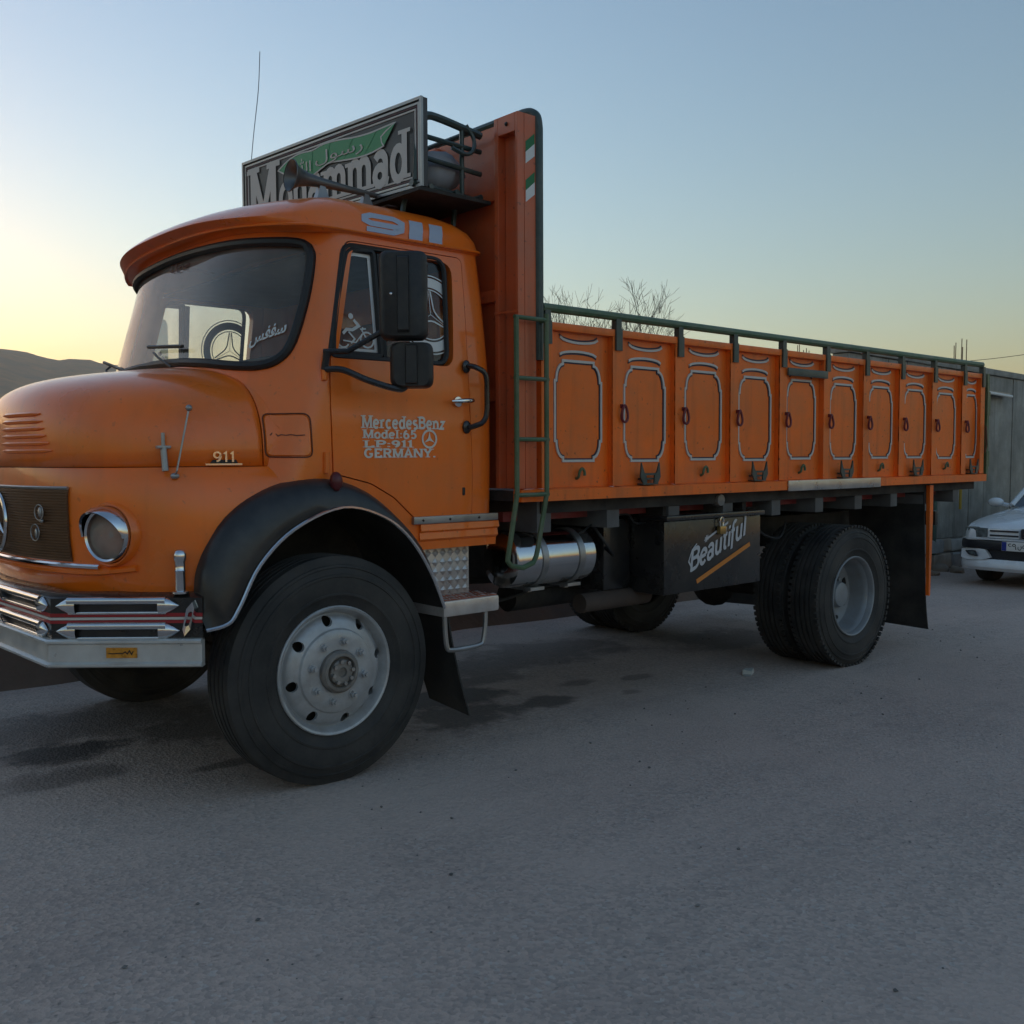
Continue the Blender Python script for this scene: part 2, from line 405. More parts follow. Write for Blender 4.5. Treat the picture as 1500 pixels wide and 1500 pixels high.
def lettering(txt, x, y, w, h, sw=.13, serif=True, gap=.06):
    """word fitted into the box x,y,w,h"""
    d = D2(); cx = 0.
    for ch in txt:
        gw, strokes = GL[ch]
        for pts, fl in strokes:
            closed = len(pts) > 12 and (Vector(pts[0])-Vector(pts[-1])).length < 1e-6
            P = [(p[0]+cx, p[1]) for p in (pts[:-1] if closed else pts)]
            d.stroke(P, sw, closed)
            if serif:
                for k, e in ((0, 's'), (-1, 'e')):
                    if e in fl:
                        px, py = P[k]; up_ = py > .5; t = sw*.42
                        y0 = (py-t) if up_ else py; d.poly([(px-sw*1.15, y0), (px+sw*1.15, y0), (px+sw*1.15, y0+t), (px-sw*1.15, y0+t)])
        cx += gw+gap
    cx -= gap
    return d.xf(lambda u, v: (x+u*w/cx, y+v*h))
def textmesh(body, bold=0.):
    """glyph outlines of the built-in font as D2 in a unit-high box"""
    c = bpy.data.curves.new('t', 'FONT'); c.body = body; c.resolution_u = 3; c.offset = bold
    o = bpy.data.objects.new('t', c); col.objects.link(o); bpy.context.view_layer.update()
    me = bpy.data.meshes.new_from_object(o.evaluated_get(bpy.context.evaluated_depsgraph_get()))
    d = D2(); d.p = [(v.co.x, v.co.y) for v in me.vertices]; d.f = [tuple(p.vertices) for p in me.polygons]
    bpy.data.objects.remove(o); bpy.data.curves.remove(c); bpy.data.meshes.remove(me)
    return d
def fit(d, x, y, w, h):
    xs = [p[0] for p in d.p]; ys = [p[1] for p in d.p]; x0, y0 = min(xs), min(ys); sx = w/(max(xs)-x0); sy = h/(max(ys)-y0)
    return d.xf(lambda u, v: (x+(u-x0)*sx, y+(v-y0)*sy))

def thing(name, label, cat, loc=(0, 0, 0), group=None, rot=(0, 0, 0)):
    o = bpy.data.objects.new(name, None); o.empty_display_size = .2; col.objects.link(o)
    o.location = loc; o.rotation_euler = rot; o['label'] = label; o['category'] = cat
    if group: o['group'] = group
    return o
def tag(o, label, cat, group=None):
    o['label'] = label; o['category'] = cat
    if group: o['group'] = group
    return o
def structure(o): o['kind'] = 'structure'; return o
def stuff(o): o['kind'] = 'stuff'; return o

# ================================================================== THE TRUCK (x to the rear, y away from the near side, front hub at x=0)
truck = thing('cargo_truck', 'big orange bonneted cargo truck with stake bed parked on the asphalt', 'truck', rot=(0, TILT, 0))
YC = 1.105
def mir(o, parent=None):
    """a copy on the other side of the truck's centre line, sub-parts included"""
    c = o.copy(); link(c); c.parent = parent or truck
    if o.parent is truck or parent is None:
        c.scale = (o.scale[0], -o.scale[1], o.scale[2]); c.location = (o.location[0], 2*YC-o.location[1], o.location[2])
    for ch in [k for k in col.objects if k.parent is o]:
        g = ch.copy(); link(g); g.parent = c
    return c
def both(loop): return loop+[(x, -w) for (x, w) in reversed(loop)]

# ---- front body: grille shell and front wings
def nose_x(w, z):                       # front surface of the wings at half-width w
    a = interp(z, [.80,.86,.95,1.1,1.25,1.32,1.36,1.385], [1.02,1.04,1.055,1.06,1.05,1.03,1.005,.98])
    b = interp(z, [.80,.86,.95,1.1,1.25,1.32,1.36,1.385], [.54,.575,.60,.615,.622,.62,.618,.615])
    q = max(0, 1-(abs(w)/a)**2.2)
    return -.4-b*q**(1/2.2), a, b
loops = []
for z in (.80,.83,.87,.93,1.0,1.1,1.2,1.27,1.32,1.35,1.37,1.385):
    _, a, b = nose_x(0, z); half = []
    for k in range(29):
        t = math.pi/2*k/28; half.append((-.4-b*math.cos(t)**(2/2.2), a*math.sin(t)**(2/2.2)))
    half = [(x, -w) for (x, w) in reversed(half[1:])]+half
    lp = [(.02, -a)]+half+[(.02, a)]
    loops.append([(x, YC-w, z) for (x, w) in lp])
front_body = MB().loft(loops).obj('front_body', orange, truck, angle=50)

# ---- cab shell
def ys_half(z): return interp(z, [.98,1.2,1.4,1.65,1.8,1.95,2.1,2.25,2.42], [1.06,1.07,1.075,1.075,1.071,1.062,1.048,1.031,1.010])
def yside(z): return YC-ys_half(z)
def bow(w, z): return .045*(1-min(1, abs(w)/1.02)**2)*min(1, max(0, (z-1.9)/.5))
def ws_x(w, z): return -.33+.305*(z-1.86)+.235*(abs(w)/.98)**4.0
def cab_loop(z, ins=0.):
    W = ys_half(z)-ins; xr = interp(z, [1.0, 1.7, 2.42], [.965, .965, .935])-ins
    wE = W-.05
    fr = [(ws_x(wE*k/14, z)+ins, wE*k/14) for k in range(15)]
    xc = ws_x(wE, z)+ins
    sd = [(xc+.028, W-.024), (xc+.055, W-.008), (xc+.09, W), (.3, W), (.6, W)]
    rr = [(xr-.08+.08*math.sin(t*math.pi/10), W-.08+.08*math.cos(t*math.pi/10)) for t in range(6)]
    half = fr+sd+rr+[(xr, .5)]
    lp = half+[(x, -w) for (x, w) in reversed(half) if w > 1e-6]
    return [(x, YC-w, z+bow(w, z)) for (x, w) in lp]
ZS = [.985,1.1,1.25,1.4,1.55,1.7,1.8,1.9,2.0,2.1,2.2,2.3,2.42]
cab = MB().loft([cab_loop(z) for z in ZS]).obj('cab_shell', orange, truck, angle=40)
inner = MB().loft([cab_loop(z, .045) for z in [1.02]+ZS[1:-1]+[2.395]]).obj('tmp', orange, None)
def rnd_xz(pts, r, n=5): return [(p.x, p.y) for p in roundpoly([Vector((a, b)) for a, b in pts], r, n)]
arch_in = [(-.60,.745),(-.52,.765),(-.47,.83),(-.378,.99),(-.22,1.126),(.012,1.208),(.223,1.158),(.37,1.049),(.485,.884),(.56,.715)]
arch_out = [(-.605,.80),(-.602,.87),(-.582,.996),(-.477,1.179),(-.294,1.289),(-.069,1.335),(.137,1.296),(.318,1.174),(.469,1.01),(.59,.715)]
ci = [Vector((a, b)) for a, b in arch_in]; co = [Vector((a, b)) for a, b in arch_out]
CI = catmull(ci, 5); CO = catmull(co, 5)
archpoly = [(p.x*.5+q.x*.5, p.y*.5+q.y*.5) for p, q in zip(CI, CO)]
archpoly = [(archpoly[0][0], .4)]+archpoly+[(archpoly[-1][0], .4)]
fy = lambda u, v, d: (u, d, v)
door_poly = rnd_xz([(.09,2.385),(-.021,1.83),(-.016,1.63),(-.004,1.345),(.036,1.341),(.195,1.305),(.323,1.24),(.437,1.145),(.79,1.145),(.788,1.35),(.757,1.88),(.755,2.400)],
                   [.05,.1,.1,.02,.02,.02,.02,.01,.02,.1,.1,.04])
win_poly = rnd_xz([(.130,2.362),(.022,1.862),(.665,1.862),(.690,2.362)], [.05,.03,.06,.07])
wsr = [(0,1.866),(.3,1.858),(.55,1.840),(.76,1.815),(.88,1.812),(.945,1.845),(.972,1.92),(.978,2.1),(.968,2.26),(.950,2.335),(.90,2.375),(.7,2.395),(.45,2.41)]
wsp = wsr+[(0,2.425)]+[(-a, b) for a, b in reversed(wsr[1:])]
ws_loop = [(p.x, p.y) for p in catmull([Vector(p) for p in wsp], 4, True)]
cut = [inner]
for (d0, d1) in ((-.3, .17), (2*YC-.17, 2*YC+.3)):
    cut.append(MB().prism(door_poly, fy, d0, d1).obj('tmp', orange, None, smooth=False))
cut.append(MB().prism(ws_loop, lambda u, v, d: (d, YC-u, v), -.7, .14).obj('tmp', orange, None, smooth=False))
cut.append(MB().prism(archpoly, fy, -.4, 2.7).obj('tmp', orange, None, smooth=False))
cut.append(MB().prism(rnd_xz([(.45,1.78),(1.76,1.78),(1.76,2.2),(.45,2.2)], .06), lambda u, v, d: (d, u, v), .8, 1.2).obj('tmp', orange, None, smooth=False))
boolean(cab, cut)
boolean(front_body, [MB().prism(archpoly, fy, -.4, .62).obj('tmp', orange, None, smooth=False),
                     MB().prism(archpoly, fy, 2*YC-.62, 2.7).obj('tmp', orange, None, smooth=False)])

# ---- bonnet and scuttle (one dome, parted by a seam)
def hood_pt(x, phi, off=0.):
    s = max(0., (-.4-x)/(.622+off))
    w = (.975+off)*max(0, 1-min(1, s)**2.2)**(1/2.2)
    hc = (.468+.12*min(.1, x+.26)+off)*max(0, 1-min(1, s)**4.2)**(1/4.2)
    c, si = math.cos(phi), math.sin(phi)
    e = 2/3.0
    yy = w*(abs(c)**e)*(1 if c >= 0 else -1); zz = hc*(max(0, si)**e)
    return (x, YC-yy, 1.388+zz)
NPH = 49
def xcut(phi):                           # rear edge of the bonnet: upright on the flank, running forward over the top
    t = min(phi, math.pi-phi)
    return -.262-.12*min(1, max(0, (t-.75)/.45))**1.5-.03*max(0, (t-1.2))
loops = []
for j in range(27):
    phi = math.pi/2*(j/26); e = 2/3.0; t = math.sin(phi)**e; kw = (.975+.004)*math.cos(phi)**e if j < 26 else 0
    kx = (.622+.004)*max(0, 1-t**5.0)**(1/5.0); row = []
    def hp(x, w): return (x, YC-w, 1.388+t*(.468+.12*min(.1, x+.26)+.004))
    xc_ = xcut(phi)
    for i in range(5): row.append(hp(lerp(xc_, -.4, i/5), kw))
    for i in range(41):
        th = math.pi*i/40; c, s_ = math.cos(th), math.sin(th); ee = 2/2.2
        row.append(hp(-.4-kx*abs(s_)**ee, kw*abs(c)**ee*(1 if c >= 0 else -1)))
    for i in range(5): row.append(hp(lerp(-.4, xc_, (i+1)/5), -kw))
    loops.append(row)
mb = MB(); mb.loft(loops, cap=False, closed=False)
hood = mb.obj('bonnet', orange, truck, angle=50)
sol = hood.modifiers.new('s', 'SOLIDIFY'); sol.thickness = .012; sol.offset = -1
loops = [[hood_pt(lerp(xcut(math.pi*k/(NPH-1))+.007, .25, i/8), math.pi*k/(NPH-1), .004) for k in range(NPH)] for i in range(9)]
scuttle = MB().loft(loops, cap=False, closed=False).obj('scuttle', orange, truck, angle=50)
sol = scuttle.modifiers.new('s', 'SOLIDIFY'); sol.thickness = .012; sol.offset = -1
MB().loft([[hood_pt(x, math.pi*k/(NPH-1), -.03) for k in range(NPH)] for x in (-.5,-.4,-.3,-.2)], cap=False, closed=False).obj('seam_gutter', gasket, truck)
stripz = []
for k in range(57):
    w = 1.0*math.sin(math.pi*(k/56-.5)); 
    x, a, b = nose_x(w*.968, 1.385); stripz.append((max(x, -1.02)+.010, YC-w*.962, 1.388))
MB().tube(stripz, .007, 6).obj('bonnet_seal', gasket, truck)
# louvres at the front flank of the bonnet
for sgn in (1, -1):
    for i in range(6):
        z = 1.455+.031*i; pts = []
        for k in range(9):
            w = lerp(.06, .50-.02*i, k/8)*sgn
            t = (z-1.388)/.385; kx = .626*max(0, 1-t**5.0)**(1/5.0); kw = .979*max(0, 1-t**3.0)**(1/3.0)
            x = -.4-kx*max(0, 1-(abs(w)/kw)**2.2)**(1/2.2)
            pts.append(Vector((x-.004, YC-w, z)))
        MB().tube(pts, [.003]+[.010]*7+[.003], 6).obj('louvre', orange, hood)

# surface finder for things that sit on the front bodywork
bvs = []
def bvh_of(objs):
    v = []; f = []
    dg = bpy.context.evaluated_depsgraph_get()
    for o in objs:
        me = bpy.data.meshes.new_from_object(o.evaluated_get(dg)); n = len(v)
        v += [q.co.copy() for q in me.vertices]; f += [tuple(i+n for i in p.vertices) for p in me.polygons]; bpy.data.meshes.remove(me)
    return BVHTree.FromPolygons(v, f)
bpy.context.view_layer.update()
BODY = bvh_of([front_body, cab, hood, scuttle])
def on_side(x, z, off=.003):
    h = BODY.ray_cast(Vector((x, -2, z)), Vector((0, 1, 0)))
    if h[0] is None or h[0].y > .6: return Vector((x, .08, z))
    nrm = h[1] if h[1].y < 0 else -h[1]
    return h[0]+nrm*off
def on_front(y, z, off=.003):
    h = BODY.ray_cast(Vector((-3, y, z)), Vector((1, 0, 0)))
    if h[0] is None: return Vector((-.9, y, z))
    nrm = h[1] if h[1].x < 0 else -h[1]
    return h[0]+nrm*off

# ---- roof with the brow over the windscreen
def roof_loop(z, W, xf, cf, xr, rr, bw):
    half = [(xf+cf*(W*.97*k/16/(W))**3.2, W*.97*k/16) for k in range(17)]
    xe = half[-1][0]
    half += [(xe+.07, W*.992), (xe+.14, W), (.4, W)]
    half += [(xr-rr+rr*math.sin(t*math.pi/10), W-rr+rr*math.cos(t*math.pi/10)) for t in range(6)]+[(xr, (W-rr)*.5)]
    lp = half+[(x, -w) for (x, w) in reversed(half) if w > 1e-6]
    dr = interp(z, [2.44, 2.475, 2.515, 2.63], [0, .018, .05, .05])
    return [(x, YC-w, z+bw*(1-min(1, abs(w)/1.02)**2)-dr*min(1, max(0, (.15-x)/.35))) for (x, w) in lp]
roof = MB().loft([roof_loop(2.405,1.000,-.15,.17,.93,.08,.047), roof_loop(2.412,1.018,-.18,.17,.945,.09,.047), roof_loop(2.43,1.024,-.232,.20,.95,.09,.05),
                  roof_loop(2.438,1.016,-.26,.23,.945,.09,.052), roof_loop(2.475,1.008,-.29,.265,.94,.1,.046), roof_loop(2.515,.990,-.288,.275,.925,.12,.044), roof_loop(2.55,.955,-.245,.28,.895,.15,.042),
                  roof_loop(2.578,.90,-.175,.29,.85,.18,.042), roof_loop(2.600,.82,-.09,.30,.78,.2,.04), roof_loop(2.615,.68,.04,.28,.66,.2,.038), roof_loop(2.625,.45,.16,.22,.55,.2,.034)]).obj('roof', orange, truck, angle=50)
gpts = [(x, y-.004 if y < YC else y+.004, z) for (x, y, z) in roof_loop(2.424,1.026,-.228,.20,.952,.09,.05)]
MB().tube(gpts, .007, 6, closed=True).obj('rain_gutter', orange, roof)
bpy.context.view_layer.update(); ROOF = bvh_of([roof])
def on_roof(x, z, off=.003):
    h = ROOF.ray_cast(Vector((x, -2, z)), Vector((0, 1, 0)))
    if h[0] is None: return Vector((x, .12, z))
    return h[0]+(h[1] if h[1].y < 0 else -h[1])*off
def roof_top(x, y):
    h = ROOF.ray_cast(Vector((x, y, 4)), Vector((0, 0, -1))); return h[0].z if h[0] else 2.6
# '911' on the roof flank: wide slab figures
d = D2()
def slab(pts): d.poly(pts)
nine_o = rnd_xz([(.012,.0),(.155,.0),(.19,.03),(.19,.065),(.15,.094),(.05,.094),(.012,.075),(.012,.05)], .02, 3)
d.stroke([(.035,.012),(.14,.012),(.172,.03),(.172,.066),(.14,.082),(.05,.082),(.026,.07),(.026,.052),(.05,.042),(.165,.042)], .026)
d.poly([(.205,-.004),(.262,-.004),(.262,.092),(.205,.092)]); d.poly([(.205+.085,-.004),(.262+.085,-.004),(.262+.085,.092),(.205+.085,.092)])
d.xf(lambda u, v: (.200+(u+v*.22)*1.37, 2.434+v*1.0))
# fine subdivision so that the vinyl follows the curve of the roof
def fine(dd, fn, name, m, parent, step=.03):
    bm = bmesh.new()
    for q in dd.f:
        vs = [bm.verts.new((dd.p[i][0], dd.p[i][1], 0)) for i in q]
        try: bm.faces.new(vs)
        except ValueError: pass
    bmesh.ops.triangulate(bm, faces=bm.faces[:])
    for it in range(4):
        es = [e for e in bm.edges if e.calc_length() > step]
        if not es: break
        bmesh.ops.subdivide_edges(bm, edges=es, cuts=1); bmesh.ops.triangulate(bm, faces=[f for f in bm.faces if len(f.verts) > 3])
    for v in bm.verts: v.co = fn(v.co.x, v.co.y)
    me = bpy.data.meshes.new(name); bm.to_mesh(me); bm.free(); me.materials.append(m)
    return link(bpy.data.objects.new(name, me), parent)
fine(d, lambda u, v: on_roof(u, v, .003), 'number_lettering', stick, roof)

# ---- windscreen
def wsp3(w, z, off):
    z0 = z
    for _ in range(4): z0 = z-bow(w, z0)
    return Vector((ws_x(w, z0)+off, YC-w, z))
rows = []
nl = len(ws_loop); cz = 2.12
mb = MB()
for ring_i in range(9):
    t = ring_i/8
    for (u, v) in ws_loop: mb.v.append(wsp3(u*t, cz+(v-cz)*t, .014))
for r_ in range(8):
    for k in range(nl): mb.f.append((r_*nl+k, r_*nl+(k+1) % nl, (r_+1)*nl+(k+1) % nl, (r_+1)*nl+k))
windscreen = mb.obj('windscreen', ws_glass, truck)
MB().tube([wsp3(u*.985, cz+(v-cz)*.97, -.004) for (u, v) in ws_loop], .021, 8, closed=True).obj('windscreen_gasket', gasket, windscreen)
def wiper(name, base, tip, blade_c, blade_d):
    o = MB().tube([base, Vector(base).lerp(Vector(tip), .5)+Vector((-.02, 0, .01)), tip], .006, 6)
    o.tube([Vector(blade_c)-Vector(blade_d), blade_c, Vector(blade_c)+Vector(blade_d)], .009, 6)
    o.cyl(Vector(base)-Vector((-.01, 0, .03)), base, .016, 10)
    return o.obj(name, blackp, truck)
def wsf(w, z): return wsp3(w, z, -.018)
wiper('wiper', wsp3(.35, 1.84, -.05), wsf(.02, 1.935), wsf(.14, 1.955), wsf(.34, 1.94)-wsf(.14, 1.955))
wiper('wiper', wsp3(-.45, 1.83, -.05), wsf(-.72, 1.93), wsf(-.55, 1.91), wsf(-.32, 1.87)-wsf(-.55, 1.91))
# white sticker script at the driver's corner and a faint red one along the top
tx = fit(textmesh('\ufeb2\ufed3\ufed3\ufeb3', .025), 0, 0, .14, .07)
tx.obj('windscreen_sticker', lambda u, v, dd: wsp3(.78+u*.98, 1.895+v*1.1+u*.38, .008), white, windscreen)
tx = fit(textmesh('\u0627\u0644\u0631\u062d\u06cc\u0645', .01), 0, 0, .22, .05)
tx.obj('windscreen_sticker', lambda u, v, dd: wsp3(-.10+u, 2.34+v, .008), mat('faded_red_vinyl', (.12, .035, .035), .6), windscreen)

# ---- doors with windows, stickers, handles
def make_door():
    mb = MB(); zz = [1.10+.05*i for i in range(28)]
    loops = []
    for z in zz:
        bz = 0.006*math.exp(-((z-1.64)/.02)**2)     # pressed belt line
        y = yside(min(z, 2.42))-.003+bz
        loops.append([(-.2, y, z), (.95, y, z), (.95, y+.05, z), (-.2, y+.05, z)])
    o = mb.loft(loops).obj('door', orange, truck)
    shr = []
    P = [Vector(p) for p in door_poly]; m = len(P)
    area = sum(P[i].x*P[(i+1) % m].y-P[(i+1) % m].x*P[i].y for i in range(m)); sg = 1 if area > 0 else -1
    for i in range(m):
        dd = (P[(i+1) % m]-P[i-1]); dd = dd.normalized() if dd.length > 1e-8 else Vector((1, 0))
        shr.append((P[i].x-sg*dd.y*.005, P[i].y+sg*dd.x*.005))
    boolean(o, [MB().prism(shr, fy, -.3, .4).obj('tmp', orange, None, smooth=False)], 'INTERSECT')
    boolean(o, [MB().prism(win_poly, fy, -.3, .4).obj('tmp', orange, None, smooth=False)])
    return o
door = make_door()
def sidept(x, z, off): return Vector((x, yside(z)+off, z))
pane = [(x, z) for (x, z) in win_poly]
def window(parent, sgn):
    Y = (lambda p: p) if sgn > 0 else (lambda p: Vector((p.x, 2*YC-p.y, p.z)))
    g = MB(); cx = .37; czz = 2.1; n = len(pane)
    for k in range(6):
        t = k/5
        for (x, z) in pane: g.v.append(Y(sidept(cx+(x-cx)*t, czz+(z-czz)*t, .016)))
    for k in range(5):
        for i in range(n): g.f.append((k*n+i, k*n+(i+1) % n, (k+1)*n+(i+1) % n, (k+1)*n+i))
    gl = g.obj('window_pane', side_glass, parent)
    MB().tube([Y(sidept(x, z, .004)) for (x, z) in pane], .013, 6, closed=True).obj('window_gasket', gasket, parent)
    vl = rnd_xz([(.141,2.347),(.037,1.876),(.292,1.876),(.285,2.347)], [.05,.03,.02,.02], 4)
    vent = MB().tube([Y(sidept(x, z, .008)) for (x, z) in vl], .015, 6, closed=True)
    vent.obj('vent_window_frame', gasket, parent)
    MB().tube([Y(sidept(.312, z, .008)) for z in (1.87,2.1,2.34)], .014, 6).obj('window_divider', gasket, parent)
    # white border sticker inside the vent frame
    vs = [(lerp(.18, x, .84), lerp(2.1, z, .93)) for (x, z) in vl]
    D2().stroke(vs, .024, True).obj('vent_border_sticker', lambda u, v, dd: Y(sidept(u, v, .0125)), white, parent)
    # ring and three-pointed star filling the main pane
    st = D2(); C = (.592, 2.092)
    for rr_, ww in ((.152, .045), (.186, .006), (.118, .006)):
        st.ring(C, rr_, ww, 0, 360, 48)
    for a in (90, 210, 330):
        ca, sa = math.cos(R(a)), math.sin(R(a)); nx, ny = -sa, ca
        tip = (C[0]+ca*.112, C[1]+sa*.112)
        for sg in (1, -1):
            st.stroke([(C[0]+ca*.034+nx*.018*sg, C[1]+sa*.034+ny*.018*sg), (tip[0]+nx*.006*sg, tip[1]+ny*.006*sg)], .008)
            st.stroke([(C[0]+math.cos(R(a+60*sg))*.03, C[1]+math.sin(R(a+60*sg))*.03), (C[0]+ca*.034+nx*.018*sg, C[1]+sa*.034+ny*.018*sg)], .008)
        st.stroke([C, (C[0]+ca*.10, C[1]+sa*.10)], .003)
    conv = [(.335,1.885),(.64,1.885),(.668,1.93),(.675,2.28),(.64,2.335),(.335,2.335)]
    st = st.clip(conv)
    st.obj('star_ring_sticker', lambda u, v, dd: Y(sidept(u, v, .0125)), white, parent)
    # little cyclist sticker in the vent pane
    cy = D2(); cy.ring((.225,1.945), .034, .008, 0, 360, 24); cy.disc((.225,1.945), .010, 10); cy.ring((.10,1.935), .030, .007, 170, 330, 12)
    cy.stroke([(.225,1.945),(.20,1.985),(.205,2.0)], .008); cy.stroke([(.19,1.99),(.222,1.995)], .007)
    cy.disc((.145,2.045), .013, 12); cy.stroke([(.16,2.03),(.185,2.005),(.15,1.985),(.12,1.985),(.10,1.965)], .014)
    cy.stroke([(.13,1.975),(.16,1.945),(.14,1.925)], .008); cy.stroke([(.10,1.935),(.165,1.93),(.2,1.97)], .006)
    cy.obj('cyclist_sticker', lambda u, v, dd: Y(sidept(u, v, .0125)), white, parent)
    return gl
window(door, 1)
door_far = door.copy(); link(door_far); door_far.parent = truck
door_far.data = door.data.copy()
for v in door_far.data.vertices: v.co.y = 2*YC-v.co.y
door_far.data.flip_normals()
window(door_far, -1)
# lettering on the door
dl = D2()
dl.merge(lettering('MercedesBenz', .170, 1.552, .465, .056, .20))
dl.merge(lettering('Model:65', .176, 1.507, .295, .038, .20))
dl.merge(lettering('LP:911', .180, 1.466, .27, .031, .22))
dl.merge(lettering('GERMANY.', .180, 1.420, .40, .040, .21))
dl.ring((.545,1.506), .040, .010, 0, 360, 32)
for a in (90, 210, 330):
    ca, sa = math.cos(R(a)), math.sin(R(a)); dl.poly([(.545-sa*.008, 1.506+ca*.008), (.545+ca*.034, 1.506+sa*.034), (.545+sa*.008, 1.506-ca*.008)])
dl.obj('door_lettering', lambda u, v, dd: (u, yside(v)-.006, v), mat('door_vinyl', (.74,.68,.60), .5, noise=(30,.08)), door)
hd = MB(); yh = yside(1.66)-.004
hd.lathe([(.001,-.012),(.024,-.010),(.026,0)], (.715, yh, 1.685), 'Y', 16)
hd.tube([(.655, yh-.035, 1.685), (.70, yh-.045, 1.687), (.76, yh-.045, 1.690), (.785, yh-.038, 1.692)], [.004,.011,.013,.008], 10)
hd.cyl((.72, yh, 1.686), (.72, yh-.045, 1.687), .010, 10)
hd.obj('door_handle', chrome, door)
MB().box((.745, yside(1.2)-.008, 1.235), (.763, yside(1.2)+.01, 1.275), .006).obj('drain_slot', blackp, door)
for z in (1.40, 1.80):
    MB().cyl((-.012, yside(z)-.006, z-.045), (-.012, yside(z)-.006, z+.045), .013, 10).obj('hinge', orange, door)
gh = MB().tube(catmull([(.765,-.0,1.858),(.785,-.035,1.848),(.83,-.05,1.815),(.838,-.05,1.72),(.835,-.05,1.63),(.815,-.045,1.588),(.785,-.03,1.572),(.768,-.0,1.562)], 4), .013, 8)
for z in (1.855, 1.565): gh.sphere((.768, .02, z), .025, 10, (1, .6, 1.3))
grab = gh.obj('grab_handle', black, truck)
mir(grab)
# sill
sill_chrome = MB().box((.447, .018, 1.108), (.965, .046, 1.143), .004).obj('sill_strip', dullsteel, truck); mir(sill_chrome)
sl = MB().loft([[(x, y, z) for (y, z) in ((.20,1.105),(.024,1.105),(.020,1.075),(.034,1.065),(.030,1.035),(.046,1.02),(.05,.985),(.20,.985))] for x in (.49,.52,.96,.972)])
sill = sl.obj('sill', orange, truck); mir(sill)
for x in (.50, .66, .84): MB().sphere((x, .017, 1.125), .006, 8).obj('rivet', under, sill_chrome)

# ---- mudguard flares
def flare():
    rows = []
    for (t, y) in ((0, .075), (.02, .035), (.12, -.002), (.35, -.035), (.7, -.052), (.97, -.058), (1.0, -.052), (1.0, .02), (.93, .30)):
        rows.append([(lerp(q.x, p.x, t), y+(.03 if i < 6 else 0)*max(0, 1-i/6), lerp(q.y, p.y, t)) for i, (p, q) in enumerate(zip(CI, CO))])
    return MB().loft(rows, cap=False, closed=False).obj('mudguard_flare', mat('flare_black', (.014,.014,.014), .36, 0, .1, noise=(5,.3), dust=((.12,.10,.09), .35, 4)), truck, angle=60)
fl = flare()
MB().tube([(p.x, -.062+(.03*max(0, 1-i/6)), p.y) for i, p in enumerate(CI)], .008, 6).obj('flare_trim', chrome, fl)
mir(fl)
rf = MB().sphere((.0, -.03, 1.318), .035, 12, (.8, .9, 1.25)); rf.box((-.02, -.03, 1.27), (.02, .05, 1.30)); rf.obj('marker_lamp', mat('dark_red_lens', (.10, .012, .015), .35), truck)
for (ya, yb) in ((.50, .52), (2*YC-.52, 2*YC-.50)): MB().box((-.62, ya, .66), (.62, yb, 1.34)).obj('wheel_well', under, truck, smooth=False)

lin = [(u*.985, .55+(v-.55)*.985) for u, v in archpoly[1:-1]]
for (ya, yb) in ((.085, .50), (2*YC-.50, 2*YC-.085)):
    MB().loft([[(u, ya, v) for u, v in lin], [(u, yb, v) for u, v in lin]], cap=False, closed=False).obj('wheel_liner', under, truck, angle=60)
# ---- fuel-filler flap, badge, bonnet catch, feeler rod
flap = rnd_xz([(-.247,1.427),(-.081,1.425),(-.083,1.607),(-.245,1.605)], .03)
flap = [(lerp(flap[i][0], flap[(i+1) % len(flap)][0], t/4), lerp(flap[i][1], flap[(i+1) % len(flap)][1], t/4)) for i in range(len(flap)) for t in range(4)]
mb = MB(); n = len(flap); cxx = -.164; czz2 = 1.516
for t in (0, .33, .66, .94, 1.0):
    for (u, v) in flap: mb.v.append(on_side(cxx+(u-cxx)*t, czz2+(v-czz2)*t, .006 if t < 1 else -.002))
for k in range(4):
    for i in range(n): mb.f.append((k*n+i, k*n+(i+1) % n, (k+1)*n+(i+1) % n, (k+1)*n+i))
fp = mb.obj('side_flap', orange, truck)
MB().tube([on_side(cxx+(u-cxx)*1.03, czz2+(v-czz2)*1.03, .003) for (u, v) in flap], .003, 6, closed=True).obj('flap_gap', mat('seam_brown', (.12,.03,.01), .7), fp)
sig = D2().stroke([(-.225,1.515),(-.215,1.525),(-.208,1.508),(-.198,1.524),(-.19,1.512),(-.18,1.518),(-.165,1.515),(-.15,1.518),(-.135,1.514),(-.105,1.517)], .004)
fine(sig, lambda u, v: on_side(u, v, .008), 'script_sticker', mat('seam_brown', (.12,.03,.01), .7), fp)
bd = lettering('911', -.485, 1.405, .095, .042, .15, False); bd.poly([(-.515,1.392),(-.36,1.392),(-.36,1.399),(-.515,1.399)])
fine(bd, lambda u, v: on_side(u, v, .012), 'number_badge', chrome, hood)
bb = D2().poly([(-.50,1.395),(-.375,1.395),(-.385,1.414),(-.485,1.414)])
fine(bb, lambda u, v: on_side(u, v, .008), 'badge_base', gasket, hood)
p0 = on_side(-.66,1.36,.02); p1 = on_side(-.66,1.50,.02)
ct = MB().tube([p0, p0.lerp(p1, .7)], .013, 10); ct.tube([p0.lerp(p1, .68), p1+Vector((0, -.004, .02))], .008, 8)
ct.box(tuple(p0.lerp(p1, .72)-Vector((.028, .012, .006))), tuple(p0.lerp(p1, .72)+Vector((.028, .012, .006))), .003)
ct.obj('bonnet_catch', dullsteel, truck)
q0 = on_side(-.635,1.345,.012); q1 = on_side(-.56,1.60,.05)
fr_ = MB().tube([q0, q0+Vector((0, -.02, .02)), q1], .004, 6); fr_.sphere(q1, .014, 10); fr_.sphere(q0, .016, 10, (1.2, .6, .8))
fr_.obj('feeler_rod', dullsteel, truck)

